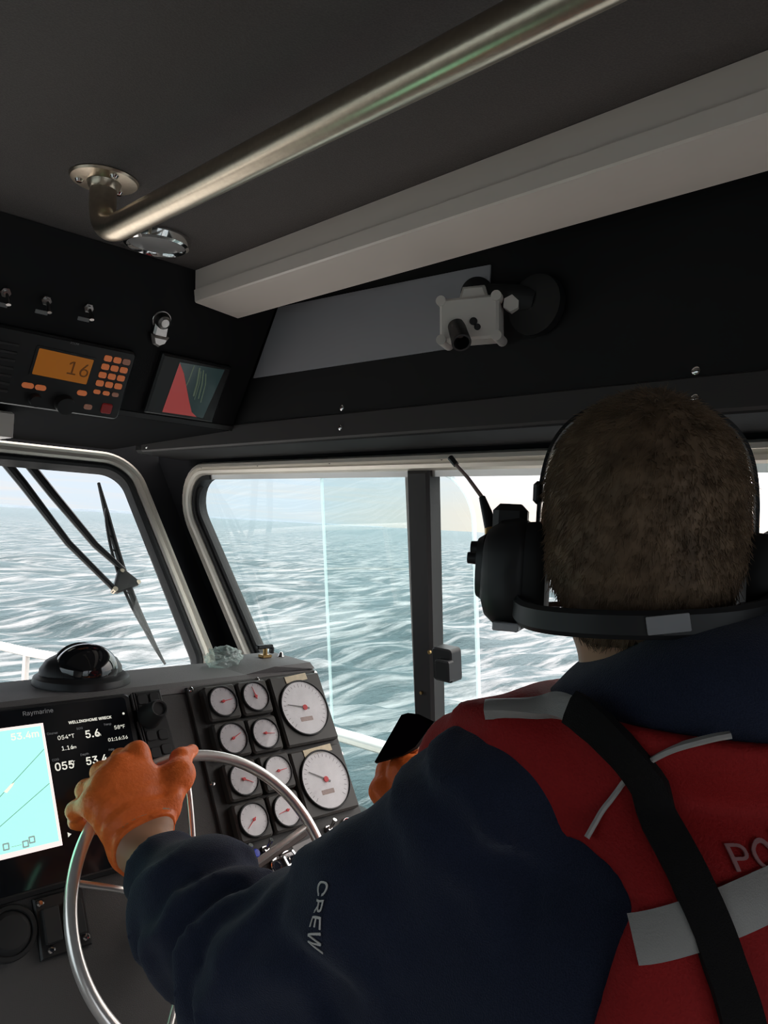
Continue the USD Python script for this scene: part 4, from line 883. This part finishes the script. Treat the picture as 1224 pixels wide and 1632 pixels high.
def ribbon(P, w, off=.002, th=.003, nw=5):
    """flat band of width w laid on the vest surface along the points P (approximate; they are dropped onto it)"""
    P = spline(P, 60) if len(P) > 2 else np.linspace(P[0], P[1], 60)
    ax = np.array([.628, .262]); 
    def drop(Q, o):
        for _ in range(30):
            e = .004; g = np.stack([VC.sample(Q+np.eye(3)[k]*e)-VC.sample(Q-np.eye(3)[k]*e) for k in range(3)], 1); g /= np.linalg.norm(g, axis=1, keepdims=True)+1e-9
            Q = Q-g*np.clip(VC.sample(Q)-o, -.02, .02)[:, None]*.7
        return Q, g
    C_, g = drop(P, off); T_ = np.gradient(C_, axis=0); T_ /= np.linalg.norm(T_, axis=1, keepdims=True); Bn = np.cross(g, T_)
    rows, tops = [], []
    for t in np.linspace(-.5, .5, nw):
        q, g2 = drop(C_+Bn*w*t, off); rows.append(q-g2*(off+.003)); tops.append(q+g2*th*(1 if abs(t) < .49 else .55))
    n = len(P); V = np.vstack(tops+rows); F = []
    I = lambda k, i, s_: s_*nw*n+k*n+i
    for k in range(nw-1):
        for i in range(n-1):
            F += [(I(k, i, 0), I(k+1, i, 0), I(k+1, i+1, 0)), (I(k, i, 0), I(k+1, i+1, 0), I(k, i+1, 0)), (I(k, i, 1), I(k+1, i+1, 1), I(k+1, i, 1)), (I(k, i, 1), I(k, i+1, 1), I(k+1, i+1, 1))]
    for i in range(n-1):
        for k in (0, nw-1): F += [(I(k, i, 0), I(k, i+1, 0), I(k, i+1, 1)), (I(k, i, 0), I(k, i+1, 1), I(k, i, 1))]
    for k in range(nw-1):
        for i in (0, n-1): F += [(I(k, i, 0), I(k, i, 1), I(k+1, i, 1)), (I(k, i, 0), I(k+1, i, 1), I(k+1, i, 0))]
    t = trimesh.Trimesh(V, F, process=False); t.fix_normals(); return t
#RIBBONS
def drape(m, fr, F, off, steps=25):
    """lettering or flat marks laid onto a curved cloth: each point drops to the surface, keeping its own thickness"""
    v = np.array(m.vertices); Q = fr.o+v[:, :1]*fr.a+v[:, 1:2]*fr.b
    for _ in range(steps):
        e = .004; g = np.stack([F.sample(Q+np.eye(3)[k]*e)-F.sample(Q-np.eye(3)[k]*e) for k in range(3)], 1); g /= np.linalg.norm(g, axis=1, keepdims=True)+1e-9
        Q = Q-g*np.clip(F.sample(Q)-off, -.02, .02)[:, None]*.7
    m = m.copy(); m.vertices = Q+g*v[:, 2:3]; return m
def dense(m, l): v, f = trimesh.remesh.subdivide_to_size(m.vertices, m.faces, l); return trimesh.Trimesh(v, f, process=False)
obj('reflective_band', ribbon([(.4675, .2375, 1.348), (.487, .210, 1.362), (.529, .181, 1.380), (.60, .150, 1.400), (.70, .140, 1.412), (.775, .165, 1.405)], .029), 'reflective', vest, 'grey reflective band')
obj('reflective_patch', ribbon([(.474, .372, 1.476), (.490, .342, 1.477), (.500, .310, 1.475), (.501, .296, 1.474)], .0185, .0035), 'reflective', vest, 'grey reflective patch on the shoulder')
obj('harness_strap', ribbon([(.503, .303, 1.475), (.499, .283, 1.470), (.494, .261, 1.452), (.501, .227, 1.397), (.497, .202, 1.358), (.495, .180, 1.312), (.50, .155, 1.22), (.52, .120, 1.08)], .0255, .0045, .004), 'webbing', vest, 'black webbing strap crossing the back')
obj('vest_piping', ribbon([(.487, .284, 1.392), (.490, .278, 1.409), (.494, .260, 1.438), (.497, .243, 1.455), (.503, .223, 1.470), (.514, .202, 1.480)], .0036, .001, .002, 3), 'piping', vest, 'thin light grey piping')
o = np.array([.521, .201, 1.3885]); a_ = np.array([.555, -.80, .235]); fr = Fr(o, a_, np.cross(np.array([-.8, -.55, .15]), a_)*0+np.array([0, 0, 1.]))
obj('vest_lettering', drape(dense(text('POLICE', .0205, .0012, False, False), .005), fr, VC, .0015), 'print_faded', vest, 'pale worn capital letters', False)
# CREW runs down the outside of the left sleeve
frc = Fr((.3835, .459, 1.299), (-.10, -.08, -1.0), (.55, -.83, .02))
obj('sleeve_lettering', drape(dense(text('CREW', .0155, .0008, False, True), .004), frc, J, .0012), 'print_white', jk, 'white capital letters CREW', False)

# ------------------------------------------------------------------ headset
hs = thing('headset', 'black ear-defender headset with neckband and whip antenna on the helmsman', 'headset', HC)
def HFr(r, f, u, side): return Fr(hp(r, f, u), HF*side, HU)      # n points outwards from the ear
for side in (-1, 1):
    fr = Fr(hp(side*.083, -.004, -.056), -HF*side, HU) if side < 0 else Fr(hp(side*.083, -.004, -.056), -HF*side, HU)
    if (fr.n @ HR)*side < 0: fr = Fr(fr.o, -fr.a, fr.b)
    def oval(w, h, n): t = np.linspace(0, 2*math.pi, 30)[:-1]; return [(w*math.copysign(abs(math.cos(q))**.7, math.cos(q)), h*math.copysign(abs(math.sin(q))**.7, math.sin(q)), n) for q in t]
    obj('ear_cushion', fr(hull(oval(.033, .043, -.006)+oval(.037, .047, .002)+oval(.036, .046, .012))), 'black_rubber', hs, smooth=50)
    obj('ear_cup', fr(hull(oval(.036, .047, .012)+oval(.040, .051, .018)+oval(.038, .048, .034)+oval(.030, .038, .046)+oval(.018, .024, .051))), 'headset_black', hs, smooth=50)
    obj('cup_cover', fr([hull(oval(.022, .030, .049)+oval(.019, .026, .055))], (0, .004)), 'black_plastic', hs, smooth=50)
    if side < 0:
        obj('antenna_mount', fr(cbox(.026, .030, .030, .006, (.004, .046, .028))), 'headset_black', hs)
        obj('volume_knob', fr([cyl(.0075, .012, .052, 18, .0065)], (-.010, .020)), 'black_plastic', hs); obj('volume_knob', fr([cyl(.006, .011, .052, 18, .005)], (.012, .012)), 'black_plastic', hs)
        obj('silver_tag', fr(cbox(.020, .007, .022, .001, (.030, -.043, .024))), 'glint_grey', hs, 'small pale chip in place of a white glint')  # pale block modelled in place of a white glint on the cup
        obj('boom_arm', tube(spline([hp(-.120, .020, -.070), hp(-.105, .055, -.085), hp(-.070, .092, -.088), hp(-.035, .114, -.082), hp(-.012, .118, -.078)], 24), .003, 10), 'black_plastic', hs); obj('microphone', trimesh.creation.icosphere(2, .009).apply_translation(hp(-.010, .121, -.077)), 'black_rubber', hs)
nb = [hp(-.098, -.020, -.078), hp(-.092, -.055, -.084), hp(-.070, -.090, -.085), hp(-.03, -.108, -.083), hp(.02, -.108, -.079), hp(.065, -.090, -.073), hp(.092, -.055, -.066), hp(.098, -.020, -.060)]
C_ = spline(nb, 50); T_ = np.gradient(C_, axis=0); T_ /= np.linalg.norm(T_, axis=1, keepdims=True); O_ = np.cross(T_, HU); O_ /= np.linalg.norm(O_, axis=1, keepdims=True); O_ *= np.sign(((C_-HC)*O_).sum(1))[:, None]
pr = [(-.004, -.0092), (.003, -.0105), (.006, -.007), (.006, .007), (.003, .0105), (-.004, .0092)]
V = np.array([[c+o*a+HU*b_ for a, b_ in pr] for c, o in zip(C_, O_)]).reshape(-1, 3); F_ = []
for i in range(49):
    for k in range(6): l = (k+1) % 6; F_ += [(i*6+k, i*6+l, i*6+6+l), (i*6+k, i*6+6+l, i*6+6+k)]
for i in (0, 49*6): F_ += [(i, i+k, i+k+1) for k in range(1, 5)]
t = trimesh.Trimesh(V, F_, process=False); t.fix_normals(); nbp = obj('neckband', t, 'headset_black', hs, smooth=40)
k = 27; fr = Fr(C_[k]+O_[k]*.0062, T_[k], HU); 
if fr.n @ O_[k] < 0: fr = Fr(fr.o, -T_[k], HU)
obj('band_label', fr(plate(.030, .013, .0008, .001), (0, .001, 0), .08), 'headset_label', nbp, 'pale grey cloth label')
hb = [hp(-.0875, -.006, -.020), hp(-.0855, -.006, .030), hp(-.070, -.008, .072), hp(-.036, -.010, .094), hp(0, -.010, .100), hp(.036, -.010, .094), hp(.070, -.008, .072), hp(.0855, -.006, .030), hp(.0875, -.006, -.020)]
C_ = spline(hb, 60); T_ = np.gradient(C_, axis=0); T_ /= np.linalg.norm(T_, axis=1, keepdims=True); O_ = np.cross(T_, HF); V = np.array([[c+o*a+HF*b_ for a, b_ in ((-.0015, -.006), (.0015, -.006), (.0015, .006), (-.0015, .006))] for c, o in zip(C_, O_)]).reshape(-1, 3); F_ = []
for i in range(59):
    for k in range(4): l = (k+1) % 4; F_ += [(i*4+k, i*4+l, i*4+4+l), (i*4+k, i*4+4+l, i*4+4+k)]
t = trimesh.Trimesh(V, F_, process=False); t.fix_normals(); obj('head_strap', t, 'headset_black', hs, smooth=40)
obj('strap_slider', cbox(.008, .016, .020, .003).apply_transform(np.vstack([np.c_[HM, hp(-.0885, -.006, .016)], [0, 0, 0, 1]])), 'black_plastic', hs)
an = obj('antenna', tube([(.556, .436, 1.603), (.5575, .443, 1.618), (.558, .450, 1.632)], [.0058, .0048, .0030], 12), 'black_plastic', hs)
obj('antenna_collar', tube([(.5555, .434, 1.598), (.556, .436, 1.604)], [.0068, .0062], 12), 'brass', hs)
obj('antenna_whip', tube([(.558, .449, 1.631), (.558, .468, 1.650), (.559, .486, 1.664)], [.0019, .0017, .0016], 10), 'whip', an); obj('antenna_tip', tube([(.559, .484, 1.6625), (.5592, .492, 1.6695)], [.0028, .0030], 10), 'black_plastic', an)

# ------------------------------------------------------------------ what the setting is
for n, lab, c_ in [('wall_right', 'starboard cabin wall with the big sliding window, leaning inwards', 'wall'), ('wall_left', 'pale port cabin wall opposite the helm', 'wall'),
    ('wall_front', 'black painted front wall around the windscreens', 'wall'), ('wall_back', 'pale aft cabin wall behind the photographer', 'wall'),
    ('floor', 'grey non-slip cabin floor', 'floor'), ('ceiling', 'dark sprayed cabin ceiling over the helm', 'ceiling'),
    ('window_1', 'starboard windscreen with rounded metal frame ahead of the compass', 'window'), ('window_2', 'side window with fixed pane, dark post and half-open sliding pane', 'window'),
    ('window_3', 'port windscreen beyond the compass and chart screen', 'window'), ('window_4', 'port side window with rounded metal frame', 'window'), ('window_5', 'aft window opening behind the photographer', 'window'),
    ('door_1', None, 'door'), ('trim_1', None, 'ledge'), ('trim_2', 'black overhead box above the side window, with screws along its lower edge', 'trim'), ('trim_3', 'black overhead box above the port side window', 'trim'),
    ('deck', None, 'deck'), ('hull', None, 'hull'), ('sea', None, 'sea'), ('far_shore', None, 'shore')]:
    tag('/World/'+n, lab, c_)
